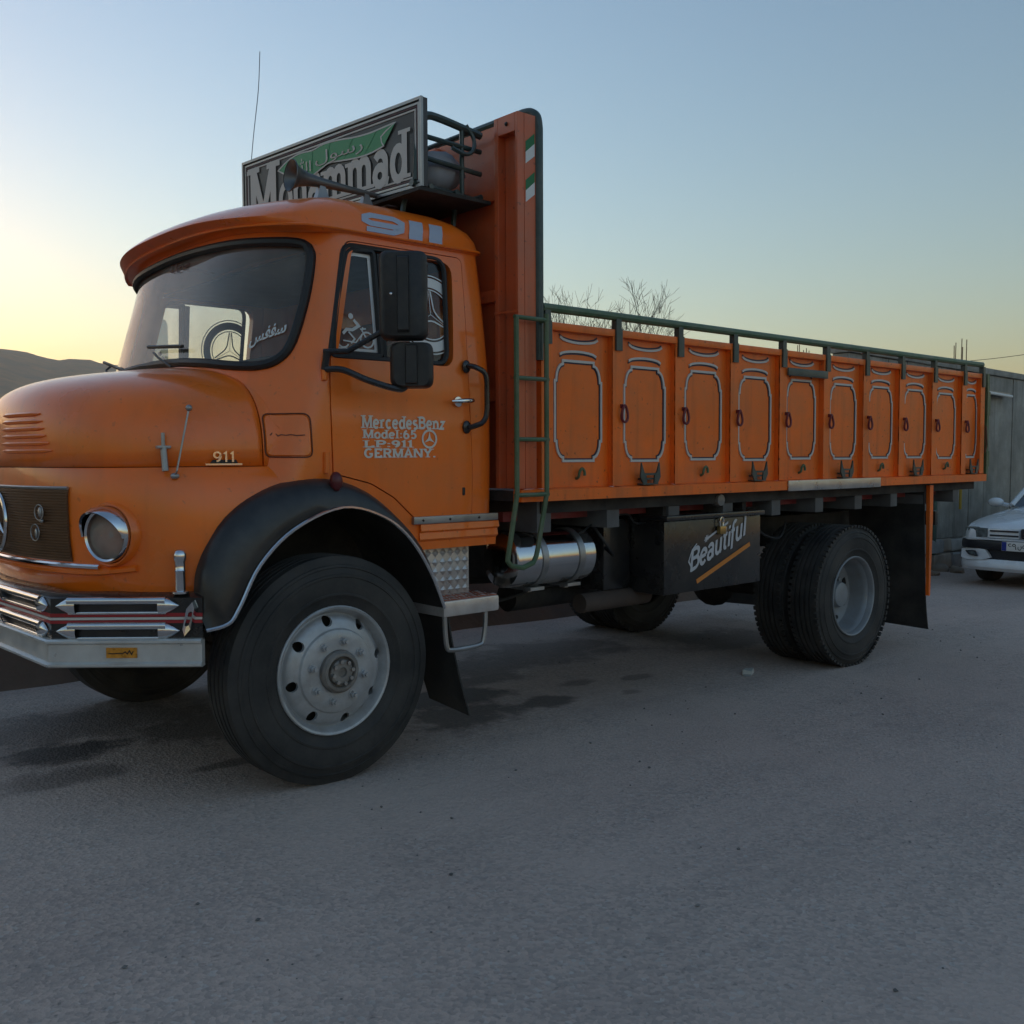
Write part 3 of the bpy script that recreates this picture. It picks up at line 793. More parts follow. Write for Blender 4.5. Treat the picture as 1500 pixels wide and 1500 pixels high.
# ---- grille, star, headlamps
def fpt(w, z, off): 
    x, a, b = nose_x(w, z); x2, _, _ = nose_x(w+.01, z)
    t = Vector((x2-x, -.01, 0)).normalized(); nrm = Vector((t.y, -t.x, 0)); nrm = nrm if nrm.x < 0 else -nrm
    return Vector((x, YC-w, z))+nrm*off
g = MB()
GW = [(.60*(k/20-.5)*2) for k in range(21)]
g.loft([[fpt(w, z, .004) for w in GW] for z in (1.0,1.05,1.1,1.15,1.2,1.25,1.295)], cap=False, closed=False)
for i in range(25):
    z = 1.01+.0115*i; g.tube([fpt(w, z, .010) for w in GW], .0036, 5)
grille = g.obj('grille', mat('grille_brown', (.17, .085, .04), .5, .2, noise=(12, .15)), truck)
MB().tube([fpt(w, 1.302, .008) for w in GW], .007, 6).obj('grille_trim', dullsteel, grille)
tr = MB().tube([fpt(.74*(k/24-.5)*2, .985, .012) for k in range(25)], .010, 6); tr.obj('grille_trim', chrome, grille)
lip = MB().tube([fpt(.88*(k/24-.5)*2, .962-.0+.05*max(0, abs(k/24-.5)*2-.8)**1.2*3, .006) for k in range(25)], .014, 6); lip.obj('grille_lip', orange, truck)
def emblem(w, z, r, ring=True, spokes=3):
    c = fpt(w, z, .026); ax = (fpt(w, z, .03)-fpt(w, z, 0)).normalized(); sx = Vector((0, 0, 1)).cross(ax).normalized(); sz = ax.cross(sx)
    e = MB(); e.tube([c+(sx*math.cos(2*math.pi*k/36)+sz*math.sin(2*math.pi*k/36))*r for k in range(36)], r*.075, 6, closed=True)
    for a in (90, 210, 330)[:spokes]:
        dv = sx*math.cos(R(a))+sz*math.sin(R(a)); nv = sx*-math.sin(R(a))+sz*math.cos(R(a))
        e.add([c+ax*r*.12, c+nv*r*.13+dv*r*.08, c+dv*r*.97, c-nv*r*.13+dv*r*.08], [(0,1,2),(0,2,3)])
    return e
em = emblem(0, 1.146, .125); star = em.obj('star_emblem', chrome, grille)
em = emblem(.44, 1.20, .032, spokes=0); em.sphere(fpt(.44,1.20,.02), .018, 8, (.5,1,1.3)); em.sphere(fpt(.445,1.165,.02), .014, 8, (.5,1.6,.6)); em.obj('small_badge', dullsteel, grille)
em = emblem(.40, 1.115, .034, spokes=0); em.sphere(fpt(.40,1.11,.02), .014, 8, (.5,.8,1.6)); em.obj('small_badge', dullsteel, grille)
def headlamp(w, z):
    c = fpt(w, z, 0); ax = (fpt(w, z, .1)-c).normalized(); ax = (ax*.8+Vector((-.5, -.1, 0))).normalized()
    M = Matrix.Translation(c) @ ax.to_track_quat('Z', 'Y').to_matrix().to_4x4()
    def put(mb, name, m, parent):
        mb.v = [M @ v for v in mb.v]; return mb.obj(name, m, parent)
    bez = put(MB().lathe([(.128,-.05),(.130,.006),(.124,.016),(.116,.012),(.112,-.01)], (0,0,0), 'Z', 40), 'headlamp', orange, truck)
    put(MB().lathe([(.112,-.01),(.112,.026),(.106,.036),(.098,.030),(.096,.01)], (0,0,0), 'Z', 40), 'bezel', chrome, bez)
    put(MB().lathe([(.001,-.05),(.03,-.045),(.06,-.03),(.085,-.005),(.097,.012)], (0,0,0), 'Z', 32), 'reflector', mat('dull_reflector', (.42,.42,.41), .4, .3), bez)
    put(MB().lathe([(.001,.05),(.03,.048),(.06,.041),(.085,.026),(.098,.014)], (0,0,0), 'Z', 32), 'lens', lamp_glass, bez)
    put(MB().sphere((0,0,-.01), .018, 10), 'bulb', white, bez)
    hood_ = MB()
    upv = M.to_3x3().inverted() @ Vector((0, 0, 1)); ang0 = math.atan2(upv.y, upv.x)
    L = [[(.114*math.cos(ang0+a), .114*math.sin(ang0+a), .01) for a in [R(-95+190*k/24) for k in range(25)]],
         [(.113*math.cos(ang0+a), .113*math.sin(ang0+a), .04+.03*math.cos(a)) for a in [R(-95+190*k/24) for k in range(25)]],
         [((.107-.012*math.cos(a))*math.cos(ang0+a), (.107-.012*math.cos(a))*math.sin(ang0+a), .05+.055*max(0, math.cos(a))) for a in [R(-95+190*k/24) for k in range(25)]],
         [((.101-.012*math.cos(a))*math.cos(ang0+a), (.101-.012*math.cos(a))*math.sin(ang0+a), .045+.05*max(0, math.cos(a))) for a in [R(-95+190*k/24) for k in range(25)]]]
    hood_.loft(L, cap=False, closed=False); put(hood_, 'eyelid', chrome, bez)
    return bez
headlamp(.795, 1.118); headlamp(-.795, 1.118)

# ---- front bumper: centre beam with raked ends
bp = [(-.598, .005), (-1.045, .40), (-1.065, YC), (-1.045, 2*YC-.40), (-.598, 2*YC-.005)]
def bpath(off):                          # the plan line pushed outwards by off
    P = [Vector(p) for p in bp]; out = []
    for i in range(5):
        d1 = (P[i]-P[i-1]).normalized() if i else (P[1]-P[0]).normalized()
        d2 = (P[i+1]-P[i]).normalized() if i < 4 else d1
        n1 = Vector((-d1.y, d1.x)); n2 = Vector((-d2.y, d2.x))
        if n1.x > 0: n1 = -n1
        if n2.x > 0: n2 = -n2
        nn = (n1+n2).normalized(); out.append(P[i]+nn*off/max(.5, nn.dot(n1)))
    return out
def bband(prof, name, m, parent):        # prof: (outward, z) closed loop
    rings = []
    offs = [bpath(o) for (o, z) in prof]
    for i in range(5): rings.append([(offs[k][i].x, offs[k][i].y, prof[k][1]) for k in range(len(prof))])
    return MB().loft(rings).obj(name, m, parent, angle=30)
bumper = bband([(-.10,.705),(0,.705),(0,.872),(-.025,.885),(-.09,.888),(-.09,.878),(-.03,.872)], 'bumper', black, truck)
bband([(-.02,.600),(.022,.600),(.030,.606),(.030,.614),(.016,.622),(.016,.690),(.030,.698),(.030,.706),(.022,.712),(-.02,.712)], 'bumper_channel', mat('bumper_alloy', (.62,.62,.60), .32, .45, noise=(9,.1), dust=(DUST,.25,8)), bumper)
for z0, z1, m, o in ((.772,.784,redp,.0035), (.786,.796,offwhite,.0045), (.798,.812,redp,.0035)):
    bband([(-.01,z0),(o,z0),(o,z1),(-.01,z1)], 'stripe', m, bumper)
def seg_frame(i, t0, t1):
    A, B = Vector(bp[i]), Vector(bp[i+1]); d_ = (B-A); L = d_.length; d_ = d_/L; nn = Vector((-d_.y, d_.x)); nn = nn if nn.x < 0 or (abs(nn.x) < .3 and nn.x <= 0) else -nn
    return A, d_, nn, L
def slot_trim(i, s0, s1, z, h=.034):
    """long chrome slot trim with pointed ends along bumper segment i"""
    A, d_, nn, L = seg_frame(i, 0, 1); e = MB()
    P = lambda s, zz, o: Vector((*(A+d_*s+nn*o), zz))
    e.tube([P(s0+.045, z+h*.62, .012), P(s1-.045, z+h*.62, .012)], .0155, 10); e.tube([P(s0+.045, z-h*.82, .006), P(s1-.045, z-h*.82, .006)], .007, 8)
    for a_, b_ in ((s0+.075, s0-.006), (s1-.075, s1+.006)):
        rings = []
        for t in (0, .15, .4, .7, .9, 1):
            rr = h*1.02*max(.03, (1-t**2.2)); s = lerp(a_, b_, t)
            rings.append([P(s, z+rr*math.cos(R(18*k)), .003+.022*math.sin(R(18*k))*(1-t*t*.8)) for k in range(11)])
        e.loft(rings, cap=False, closed=False)
    return e.obj('slot_trim', chrome, bumper, angle=50)
for z in (.842, .742):
    slot_trim(0, .095, .57, z); slot_trim(3, .03, .50, z)
    slot_trim(1, .03, .62, z); slot_trim(2, .085, .67, z)
# slanted trims at the bumper ends
for i, s in ((0, .05), (3, .545)):
    A, d_, nn, L = seg_frame(i, 0, 1); e = MB(); P = lambda s_, zz, o: Vector((*(A+d_*s_+nn*o), zz))
    k = .012 if i == 0 else -.012
    ou = [(s-2*k, .865), (s+.022-k, .835), (s+.022+k, .745), (s+2*k, .715), (s-.022+k, .745), (s-.022-k, .835)]
    inn = [(s-k*.9, .82), (s+.008-k*.7, .815), (s+.008+k*.7, .765), (s+k*.9, .76), (s-.008+k*.7, .765), (s-.008-k*.7, .815)]
    e.loft([[P(a, b, .002) for a, b in ou], [P(lerp(a, s, .3), lerp(b, .79, .1), .022) for a, b in ou], [P(a, b, .018) for a, b in inn], [P(a, b, .004) for a, b in inn]], cap=False)
    e.obj('slot_trim', chrome, bumper, angle=20)
A, d_, nn, L = seg_frame(0, 0, 1)
P = lambda s_, zz, o: (A.x+d_.x*s_+nn.x*o, A.y+d_.y*s_+nn.y*o, zz)
MB().add([P(a, z, o) for o in (.016, .022) for a, z in ((.255,.638),(.375,.638),(.375,.678),(.255,.678))], [(3,2,1,0),(4,5,6,7),(0,1,5,4),(1,2,6,5),(2,3,7,6),(3,0,4,7)]).obj('amber_plate', amber, bumper, smooth=False)
sg = D2().stroke([(.268,.665),(.275,.652),(.283,.667),(.292,.654),(.30,.663),(.31,.655),(.325,.657),(.345,.655),(.365,.656)], .004)
sg.obj('plate_script', lambda u, v, dd: P(u, v, .0235), gasket, bumper)
for y in (.075, 2*YC-.075):
    g_ = MB().lathe([(.001,.0),(.032,.0),(.032,.008),(.020,.012),(.020,.085),(.023,.09),(.020,.095),(.021,.125),(.025,.135),(.026,.155),(.020,.168),(.010,.174),(.001,.175)], (-.655, y, .888), 'Z', 20)
    g_.obj('guide_post', chrome, bumper)

# ---- wheels
def tyre_mesh(y0, w, R0=.503, ri=.283, tread='rib'):
    """profile round the wheel axis; y0 outer face"""
    c = y0+w/2; h = w/2
    pr = [(ri-.012, .035), (ri, .022), (ri+.015, .018), (ri+.044, .004), (ri+.047, .0005), (ri+.055, .0005), (ri+.058, .003), (ri+.10, -.003), (ri+.125, -.001), (ri+.128, -.005), (ri+.138, -.004), (ri+.141, .001), (ri+.165, .009), (ri+.168, .005), (ri+.178, .009), (ri+.181, .015), (R0-.028, .020), (R0-.014, .024), (R0-.004, .030)]
    prof = [(r, y0+dy) for r, dy in pr]
    gw = .006; ngr = 4; a = y0+.030; b = y0+w-.030
    for i in range(ngr):
        yy = lerp(a, b, (i+1)/(ngr+1))
        prof += [(R0, yy-gw*1.2), (R0-.014, yy-gw*.7), (R0-.014, yy+gw*.7), (R0, yy+gw*1.2)]
    prof += [(r, y0+w-dy) for r, dy in reversed(pr)]
    return prof
def wheel_front():
    tm = MB().lathe(tyre_mesh(-.022, .245), (0, 0, .495), 'Y', 128)
    for v in tm.v:
        if v.z < .006: v.y += (-.006 if v.y < .1 else .006)*min(1, (.006-v.z)/.01); v.z = max(v.z, .0015)
    root = tm.obj('front_wheel', rubber, truck, angle=28)
    rim = MB().lathe([(.268,.20),(.268,.05),(.270,.018),(.278,.006),(.284,.0),(.284,-.008),(.279,-.012),(.270,-.008),(.262,.004),(.256,.022),(.249,.034),(.242,.030),
                      (.232,.012),(.215,.000),(.195,-.006),(.186,-.010),(.180,-.020),(.168,-.026),(.14,-.028),(.095,-.028),(.090,-.020),(.05,-.018),(.05,-.010),(.09,-.008),(.14,-.014),(.19,.008),(.235,.026),(.24,.05),(.25,.20),(.268,.20)], (0,0,.495), 'Y', 64).obj('rim', silverp, root, angle=24)
    cs = []
    for k in range(8):
        a = R(12+45*k); c = Vector((.222*math.cos(a), 0, .495+.222*math.sin(a)))
        m_ = MB().cyl((c.x, -.08, c.z), (c.x, .10, c.z), .023, 14); cs.append(m_.obj('tmp', silverp, None))
    boolean(rim, cs)
    MB().cyl((0, .07, .495), (0, .075, .495), .25, 32).obj('brake_drum', under, root)
    for k in range(8):
        a = R(32+45*k); c = (.132*math.cos(a), 0, .495+.132*math.sin(a))
        nb = MB().cyl((c[0], -.026, c[2]), (c[0], -.048, c[2]), .0165, 6); nb.cyl((c[0], -.048, c[2]), (c[0], -.062, c[2]), .0095, 8); nb.cyl((c[0], -.026, c[2]), (c[0], -.031, c[2]), .022, 12)
        nb.obj('wheel_nut', silverp, root, angle=20)
    hub = MB().lathe([(.095,-.02),(.092,-.045),(.082,-.056),(.070,-.058),(.066,-.052),(.064,-.040),(.058,-.038),(.054,-.056),(.046,-.062),(.022,-.062),(.020,-.05),(.001,-.05)], (0,0,.495), 'Y', 32)
    hub.obj('hub', mat('dusty_hub', (.22,.20,.18), .6, .3, noise=(20,.3)), root, angle=25)
    for k in range(8):
        a = R(10+45*k); c = (.048*math.cos(a), 0, .495+.048*math.sin(a)); MB().cyl((c[0], -.058, c[2]), (c[0], -.074, c[2]), .009, 6).obj('hub_bolt', dullsteel, root, angle=20)
    return root
fwheel = wheel_front(); mir(fwheel)
def wheel_rear():
    zc = .423
    root = MB().lathe(tyre_mesh(-.122, .245), (4.2, 0, zc), 'Y', 96).obj('rear_wheel', rubber, truck, angle=28)
    rim = MB().lathe([(.284,-.100),(.284,-.108),(.279,-.112),(.272,-.108),(.266,-.096),(.262,-.070),(.252,-.055),(.246,-.03),(.243,.04),(.236,.062),(.205,.078),(.165,.086),(.08,.088),(.001,.088)], (4.2,0,zc), 'Y', 64).obj('rim', greyp, root, angle=24)
    for k in range(8):
        a = R(22+45*k); c = (4.2+.205*math.cos(a), 0, zc+.205*math.sin(a)); MB().cyl((c[0], .073, c[2]), (c[0], .083, c[2]), .026, 14).obj('hand_hole', gasket, root)
        a = R(0+45*k); c = (4.2+.135*math.cos(a), 0, zc+.135*math.sin(a)); nb = MB().cyl((c[0], .088, c[2]), (c[0], .060, c[2]), .016, 6); nb.obj('wheel_nut', greyp, root, angle=20)
    MB().lathe([(.098,.088),(.094,.01),(.085,-.01),(.07,-.016),(.03,-.018),(.001,-.018)], (4.2,0,zc), 'Y', 28).obj('hub', greyp, root, angle=25)
    inner_t = MB().lathe(tyre_mesh(.165, .245), (4.2, 0, zc), 'Y', 80).obj('inner_tyre', rubber, root, angle=28)
    lug = MB()
    for yy in (-.096, .094, .19, .38):
        for k in range(72):
            a = 2*math.pi*k/72; ca, sa = math.cos(a), math.sin(a); M = Matrix.Translation((4.2, 0, zc)) @ Matrix.Rotation(-a, 4, 'Y')
            b_ = MB().box((.486, yy-.016, -.0135), (.5045, yy+.013, .0135)); lug.add([M @ v for v in b_.v], b_.f)
    lug.obj('tread_lugs', rubber, root, smooth=False)['kind'] = 'stuff'
    return root
rwheel = wheel_rear(); mir(rwheel)

# ---- mirrors
def mirrors():
    arm = MB().tube(catmull([(-.01,.02,1.80),(.03,-.05,1.795),(.10,-.13,1.75),(.19,-.20,1.715),(.235,-.215,1.72),(.255,-.215,1.78),(.25,-.21,1.90)], 4), .014, 8)
    arm.tube([(-.02,.02,1.875),(.05,-.06,1.875),(.16,-.17,1.96),(.25,-.205,2.07)], .013, 8)
    arm.tube([(-.012,.03,1.80),(-.012,.005,1.88)], .016, 8)
    root = arm.obj('mirror', black, truck)
    def housing(cx, cz, w, h, t, name):
        # a moulded shell: shallow towards the front, rounded edges, upright rib down the back
        M = Matrix.Translation((cx, -.225, cz)) @ Matrix.Rotation(R(-38), 4, 'Z')
        ol = rnd_xz([(-w/2,-h/2),(w/2,-h/2),(w/2,h/2),(-w/2,h/2)], .04)
        mb = MB(); mb.loft([[M @ Vector((u*s, dy, v*s2)) for (u, v) in ol] for (s, s2, dy) in ((.95,.97,.045),(1,1,.035),(1,1,-.01),(.93,.97,-.038),(.78,.92,-.05))])
        o = mb.obj(name, blackp, root, angle=40)
        rb = MB().loft([[M @ Vector(p) for p in ((-.028,-.045,-h*.44),(-.022,-.066,-h*.40),(.022,-.066,-h*.40),(.028,-.045,-h*.44))],
                        [M @ Vector(p) for p in ((-.028,-.045,h*.44),(-.022,-.066,h*.40),(.022,-.066,h*.40),(.028,-.045,h*.44))]])
        rb.obj('mirror_rib', blackp, root)
        gl_ = MB().loft([[M @ Vector((u*.92, .047, v*.95)) for (u, v) in ol], [M @ Vector((u*.92, .048, v*.95)) for (u, v) in ol]]); gl_.obj('mirror_glass', chrome, root)
        if h > .3:
            bo = MB(); bo.sphere(M @ Vector((-.05, -.05, .0)), .008, 8); bo.obj('mirror_bolt', chrome, root)
    housing(.225, 2.107, .205, .375, .1, 'mirror_housing'); housing(.265, 1.815, .185, .195, .1, 'mirror_housing')
    return root
mirror = mirrors(); mir(mirror)

# ---- step, front mud flap
st = MB().box((.56, -.055, .668), (.905, .30, .745), .012); st.obj('cab_step', alum, truck)
stp = [o for o in col.objects if o.name == 'cab_step'][0]
MB().box((.572,-.045,.7455),(.895,.29,.7485)).obj('tread_plate', mat('worn_red_tread', (.42,.11,.05), .5, .2, noise=(20,.3)), stp, smooth=False)
tread = MB()
for i in range(11):
    for j in range(5):
        x = .585+.03*i; y = -.03+.06*j; s_ = 1 if (i+j) % 2 else -1
        tread.add([(x-.012, y-.012*s_, .749), (x-.006, y-.018*s_, .749), (x+.012, y+.012*s_, .749), (x+.006, y+.018*s_, .749), (x, y, .7535)], [(0,1,4),(1,2,4),(2,3,4),(3,0,4)])
stuff(tread.obj('step_tread', alum, stp, smooth=False))
qd = MB()
for i in range(6):
    for j in range(5):
        cx_ = .585+.046*i; cz_ = .775+.046*j; qd.add([(cx_-.021,.0985,cz_),(cx_,.0985,cz_-.021),(cx_+.021,.0985,cz_),(cx_,.0985,cz_+.021),(cx_,.090,cz_)], [(0,1,4),(1,2,4),(2,3,4),(3,0,4)])
stuff(qd.obj('quilted_plate', alum, stp, smooth=False))
MB().box((.56, .10, .75), (.84, .125, .99), .003).obj('step_backplate', alum, stp)
MB().tube(catmull([(.575,-.04,.67),(.578,-.04,.60),(.588,-.04,.525),(.61,-.04,.507),(.70,-.04,.505),(.79,-.04,.51),(.812,-.04,.53),(.825,-.04,.60),(.828,-.04,.67)], 3), .012, 8).obj('step_loop', dullsteel, stp)
mir(stp)
fl_loop = []
for k in range(9):
    t = k/8; z = lerp(.74, .165, t); x = .60+.03*math.sin(t*2)+.11*t*t
    fl_loop.append([(x, -.02, z), (x, .30, z+.03*t), (x+.008, .30, z+.03*t), (x+.008, -.02, z)])
ff = MB().loft(fl_loop).obj('mud_flap', rubber, truck); mir(ff)

# ---- chassis and running gear
ch = MB()
for y in (YC-.42, YC+.42): ch.box((-.86, y-.035, .73), (6.35, y+.035, .95))
for x in (-.80,.9,1.9,2.9,3.6,4.8,5.6,6.3): ch.box((x-.04, YC-.42, .76), (x+.04, YC+.42, .92))
chassis = ch.obj('chassis', under, truck, smooth=False)
ax = MB().tube([(0,.12,.495),(0,.30,.47),(0,.5,.40),(0,1.7,.40),(0,1.9,.47),(0,2.09,.495)], .05, 10)
ax.tube([(4.2,.1,.423),(4.2,2.1,.423)], .075, 14); ax.sphere((4.2,YC,.423), .20, 16, (.9,.9,1)); ax.tube([(4.1,YC,.46),(2.6,YC,.62),(.6,YC,.72)], .045, 10)
ax.obj('axles', under, chassis)
sp = MB()
for y in (YC-.45, YC+.45):
    for xc, L_, zz in ((0,.72,.60),(4.2,.80,.62)):
        for k in range(5):
            l = L_*(1-.15*k); sp.loft([[(xc+l*(t/6-1/1)*1, y+dy, zz-.014*k+.10*((t/6-1)**2)+dz) for (dy, dz) in ((-.035,0),(.035,0),(.035,.011),(-.035,.011))] for t in range(13)])
sp.obj('leaf_springs', under, chassis, smooth=False)
MB().box((-.75, .75, .60), (.55, 1.46, 1.2), .05).obj('engine_block', under, chassis)
ex = MB().cyl((1.55,.62,.60),(2.30,.62,.60), .085, 20); ex.cyl((2.30,.62,.60),(2.42,.60,.60), .04, 12); ex.obj('silencer', under, chassis)
ex = MB().cyl((1.75,.22,.585),(2.32,.22,.585), .055, 20); ex.obj('exhaust_pipe', mat('sooty_pipe', (.07,.05,.04), .8, noise=(9,.3)), chassis)
for pts, r_ in (([(1.75,.55,.93),(1.9,.40,.80),(2.3,.42,.72),(3.0,.5,.70),(3.7,.5,.66),(4.0,.35,.52)], .012), ([(.9,.5,.9),(1.0,.42,.70),(1.3,.45,.62),(1.75,.5,.66),(2.2,.55,.62)], .011), ([(3.2,.1,1.02),(3.35,.08,.90),(3.6,.12,.86),(3.8,.2,.95)], .009), ([(1.74,.1,1.03),(1.80,.06,.93),(1.90,.1,.86),(1.95,.22,.9)], .009)):
    MB().tube(catmull(pts, 5), r_, 6).obj('hose', gasket, chassis)
for x in (2.6, 3.1): MB().lathe([(.001,-.2),(.07,-.195),(.10,-.17),(.10,.17),(.07,.195),(.001,.2)], (x-.05,.78,.72), 'X', 20).obj('air_tank', under, chassis)
# fuel tank
tk = MB().lathe([(.001,-.31),(.07,-.308),(.125,-.296),(.142,-.285),(.146,-.26),(.146,.26),(.142,.285),(.125,.296),(.07,.308),(.001,.31)], (1.40,.17,.880), 'X', 48)
tank = tk.obj('fuel_tank', steelp, truck, angle=40)
for x in (1.30, 1.575):
    MB().lathe([(.1465,-.020),(.152,-.020),(.152,.020),(.1465,.020)], (x,.17,.880), 'X', 40).obj('tank_strap', dullsteel, tank)
    e = MB().box((x-.05, .09, .715), (x+.05, .25, .732)); e.box((x-.012,.15,.70),(x+.012,.19,.735)); e.obj('strap_bracket', dullsteel, tank)
# tool box
for x in (2.24, 3.02):
    lb = MB().box((x-.02,.0,1.046),(x+.02,.4,1.18)); lb.obj('box_hanger', under, truck, smooth=False)
tb = MB().box((2.17, -.05, .615), (3.13, .46, 1.045), .012); toolbox = tb.obj('tool_box', black, truck)
MB().box((2.165, -.075, 1.0465), (3.14, .47, 1.075), .006).obj('tool_box_lid', black, toolbox)
MB().box((1.93, .20, .64), (2.165, .60, 1.05), .02).obj('battery_box', black, truck)
lk = MB().box((2.66,-.085,.945),(2.72,-.055,.995), .006); lko = lk.obj('padlock', brass, toolbox)
MB().tube(catmull([(2.675,-.07,.99),(2.672,-.07,1.03),(2.69,-.07,1.05),(2.708,-.07,1.03),(2.705,-.07,.99)], 4), .005, 6).obj('shackle', chrome, lko) if False else MB().tube(catmull([(2.675,-.07,.99),(2.672,-.07,1.03),(2.69,-.07,1.05),(2.708,-.07,1.03),(2.705,-.07,.99)], 4), .005, 6).obj('padlock_shackle', chrome, toolbox)
bt = lettering('Beautiful', 0, 0, .66, .165, .17, False, -.02)
bt.stroke([(.17,.17),(.42,.19)], .018)
for k in range(4):
    a = R(45*k+10); bt.stroke([(.17-.026*math.cos(a), .175-.026*math.sin(a)), (.17+.026*math.cos(a), .175+.026*math.sin(a))], .008)
bt.stroke([(.02,.03),(-.02,.09),(.01,.16),(.06,.185)], .012)
bt.xf(lambda u, v: (2.40+u*.86+v*.10, .73+v*.82+u*.30))
bt.obj('toolbox_lettering', lambda u, v, dd: (u, -.0525, v), mat('pale_grey_vinyl', (.5,.5,.52), .5), toolbox)
ul = D2().stroke([(2.47,.672),(3.01,.865)], .028); ul.obj('toolbox_underline', lambda u, v, dd: (u, -.0525, v), mat('orange_vinyl', (.6,.2,.03), .5), toolbox)
mir(toolbox); mir(tank)  # unseen far-side copies, added to keep light from getting under the truck
MB().box((1.0, 1.62, .58), (3.4, 1.68, 1.12)).obj('far_light_blocker', under, truck, smooth=False)  # dark plate added on the unseen far side to block light from behind
# rear mud flap and its stay
fl_loop = []
for k in range(9):
    t = k/8; z = lerp(1.18, .02, t); x = 5.40+.03*t+.07*t**4
    fl_loop.append([(x, -.03, z), (x, .62, z+.02), (x+.01, .62, z+.02), (x+.01, -.03, z)])
rfp = MB().loft(fl_loop).obj('mud_flap', rubber, truck); mir(rfp)
MB().loft([[(5.43,-.06,1.18),(5.49,-.06,1.18),(5.49,-.03,1.18),(5.43,-.03,1.18)], [(5.435,-.06,.9),(5.49,-.06,.9),(5.49,-.03,.9),(5.435,-.03,.9)], [(5.44,-.06,.30),(5.465,-.06,.30),(5.465,-.035,.30),(5.44,-.035,.30)]]).obj('flap_stay', orange_bed, truck, smooth=False)
for ya in (.30, 1.58): MB().box((6.30,ya,.80),(6.36,ya+.32,.93), .015).obj('tail_lamp', blackp, truck)

# ---- load bed
XB, PP = 1.194, .526
XE = XB+9.74*PP
bed = MB().box((XB-.19, -.05, 1.20), (XE, 2*YC+.05, 1.25)); bed.box((XB+.02, -.03, 1.13), (XE-.02, .03, 1.199)); bed = bed.obj('bed_floor', under, truck, smooth=False)
for x in [XB+.05+.526*i for i in range(10)]:
    MB().box((x-.05, -.02, 1.03), (x+.05, 2*YC+.02, 1.198), .004).obj('cross_bearer', mat('bearer_grey', (.10,.10,.10), .6, noise=(8,.3)), bed)
for y in (.16, 2*YC-.16): MB().box((XB-.1, y-.03, 1.085), (XE-.3, y+.03, 1.135)).obj('side_runner', redrail, bed)
wl_ = MB().tube(catmull([(1.20,.10,1.03),(1.35,.09,.985),(1.6,.09,.995),(1.75,.10,1.05),(2.0,.09,1.09),(2.1,.09,1.03),(2.4,.09,1.06)], 5), .006, 5); wl_.obj('loose_wire', blackp, bed)
MB().lathe([(.001,-.03),(.035,-.025),(.042,0),(.035,.03),(.001,.035)], (2.72,-.02,1.15), 'Y', 20).obj('side_lamp', mat('milky_lens', (.2,.19,.18), .3), bed)
side = MB(); 
side.add([(XB-.19,-.112,1.197),(XE+.03,-.112,1.197),(XE+.03,-.112,1.255),(XB-.19,-.112,1.255),(XB-.19,-.05,1.197),(XE+.03,-.05,1.197),(XE+.03,-.055,1.262),(XB-.19,-.055,1.262)],
         [(0,1,2,3),(4,7,6,5),(0,4,5,1),(3,2,6,7),(0,3,7,4),(1,5,6,2)])
wall = side.obj('side_wall', orange_bed, truck, smooth=False)
MB().box((XB-.06, -.100, 2.058), (XE, -.045, 2.097), .004).obj('top_rail', orange_bed, wall)
# one panel with its mouldings, then copies
def panel_outline(w, h):
    base = [(.17,1),(.83,1),(.83,.965)]+[(.83+.14*math.sin(R(90*k/6)), .80+.165*math.cos(R(90*k/6))-.0) for k in range(1, 7)]+[(1.0,.80)]
    q = base[:]
    low = [(u, 1-v) for (u, v) in reversed(base[1:])]
    right = base[1:]+low
    left = [(1-u, v) for (u, v) in reversed(right)]
    return [((u-.5)*w, (v-.5)*h) for (u, v) in right+left]
pw = PP-.08
pan = MB().box((-pw/2, -.062, 1.262), (pw/2, -.045, 2.056))
p_me = pan.obj('panel', orange_bed, wall, smooth=False)
fy2 = lambda yf: (lambda u, v, dd: (u, yf+dd, v))
ol = panel_outline(.345, .515)
def relief(dd, name, m, h): 
    o = dd.obj(name, fy2(-.0625-h), m, wall, thick=h+.002); return o
mo_w = relief(D2().stroke([(u-.005, v+1.655) for u, v in ol], .013, True), 'panel_moulding', offwhite, .007)
mo_n = relief(D2().stroke([(u*.945-.005, v*.965+1.655) for u, v in ol], .009, True), 'moulding_shadow_line', navy, .003)
sm = [(-.14+.28*k/12, 2.032-.024*math.sin(math.pi*k/12)**.5) for k in range(13)]; fr2 = [(-.14+.27*k/12, 1.943+.020*math.sin(math.pi*k/12)**.5) for k in range(13)]
mo_c = relief(D2().stroke(sm, .012), 'panel_crescent', offwhite, .007); mo_e = relief(D2().stroke(fr2, .012), 'panel_crescent', offwhite, .007)
mo_d = relief(D2().stroke([(u, v+.012) for u, v in sm], .008), 'crescent_shadow_line', navy, .003); mo_f = relief(D2().stroke([(u, v-.011) for u, v in fr2], .008), 'crescent_shadow_line', navy, .003)
rib = MB().box((-.040, -.098, 1.262), (-.030, -.045, 2.057)).box((.030, -.098, 1.262), (.040, -.045, 2.057)).box((-.040, -.0985, 1.262), (.040, -.090, 2.057)).obj('stake', orange_bed, wall, smooth=False)
ringm = MB().tube([(.0+.023*math.cos(2*math.pi*k/20), -.115+.004*math.sin(4*math.pi*k/20), 1.65+.045*math.sin(2*math.pi*k/20)) for k in range(20)], .0075, 6, closed=True)
ringm.box((-.02,-.108,1.68),(.0,-.098,1.70)); ring_o = ringm.obj('lashing_ring', maroon, wall)
hookm = MB().tube(catmull([(-.020,-.062,1.305),(-.020,-.08,1.315),(-.018,-.085,1.34),(0,-.087,1.358),(.018,-.085,1.342),(.020,-.085,1.32)], 3), .008, 6); hook_o = hookm.obj('rope_hook', green, wall)
ck = MB()
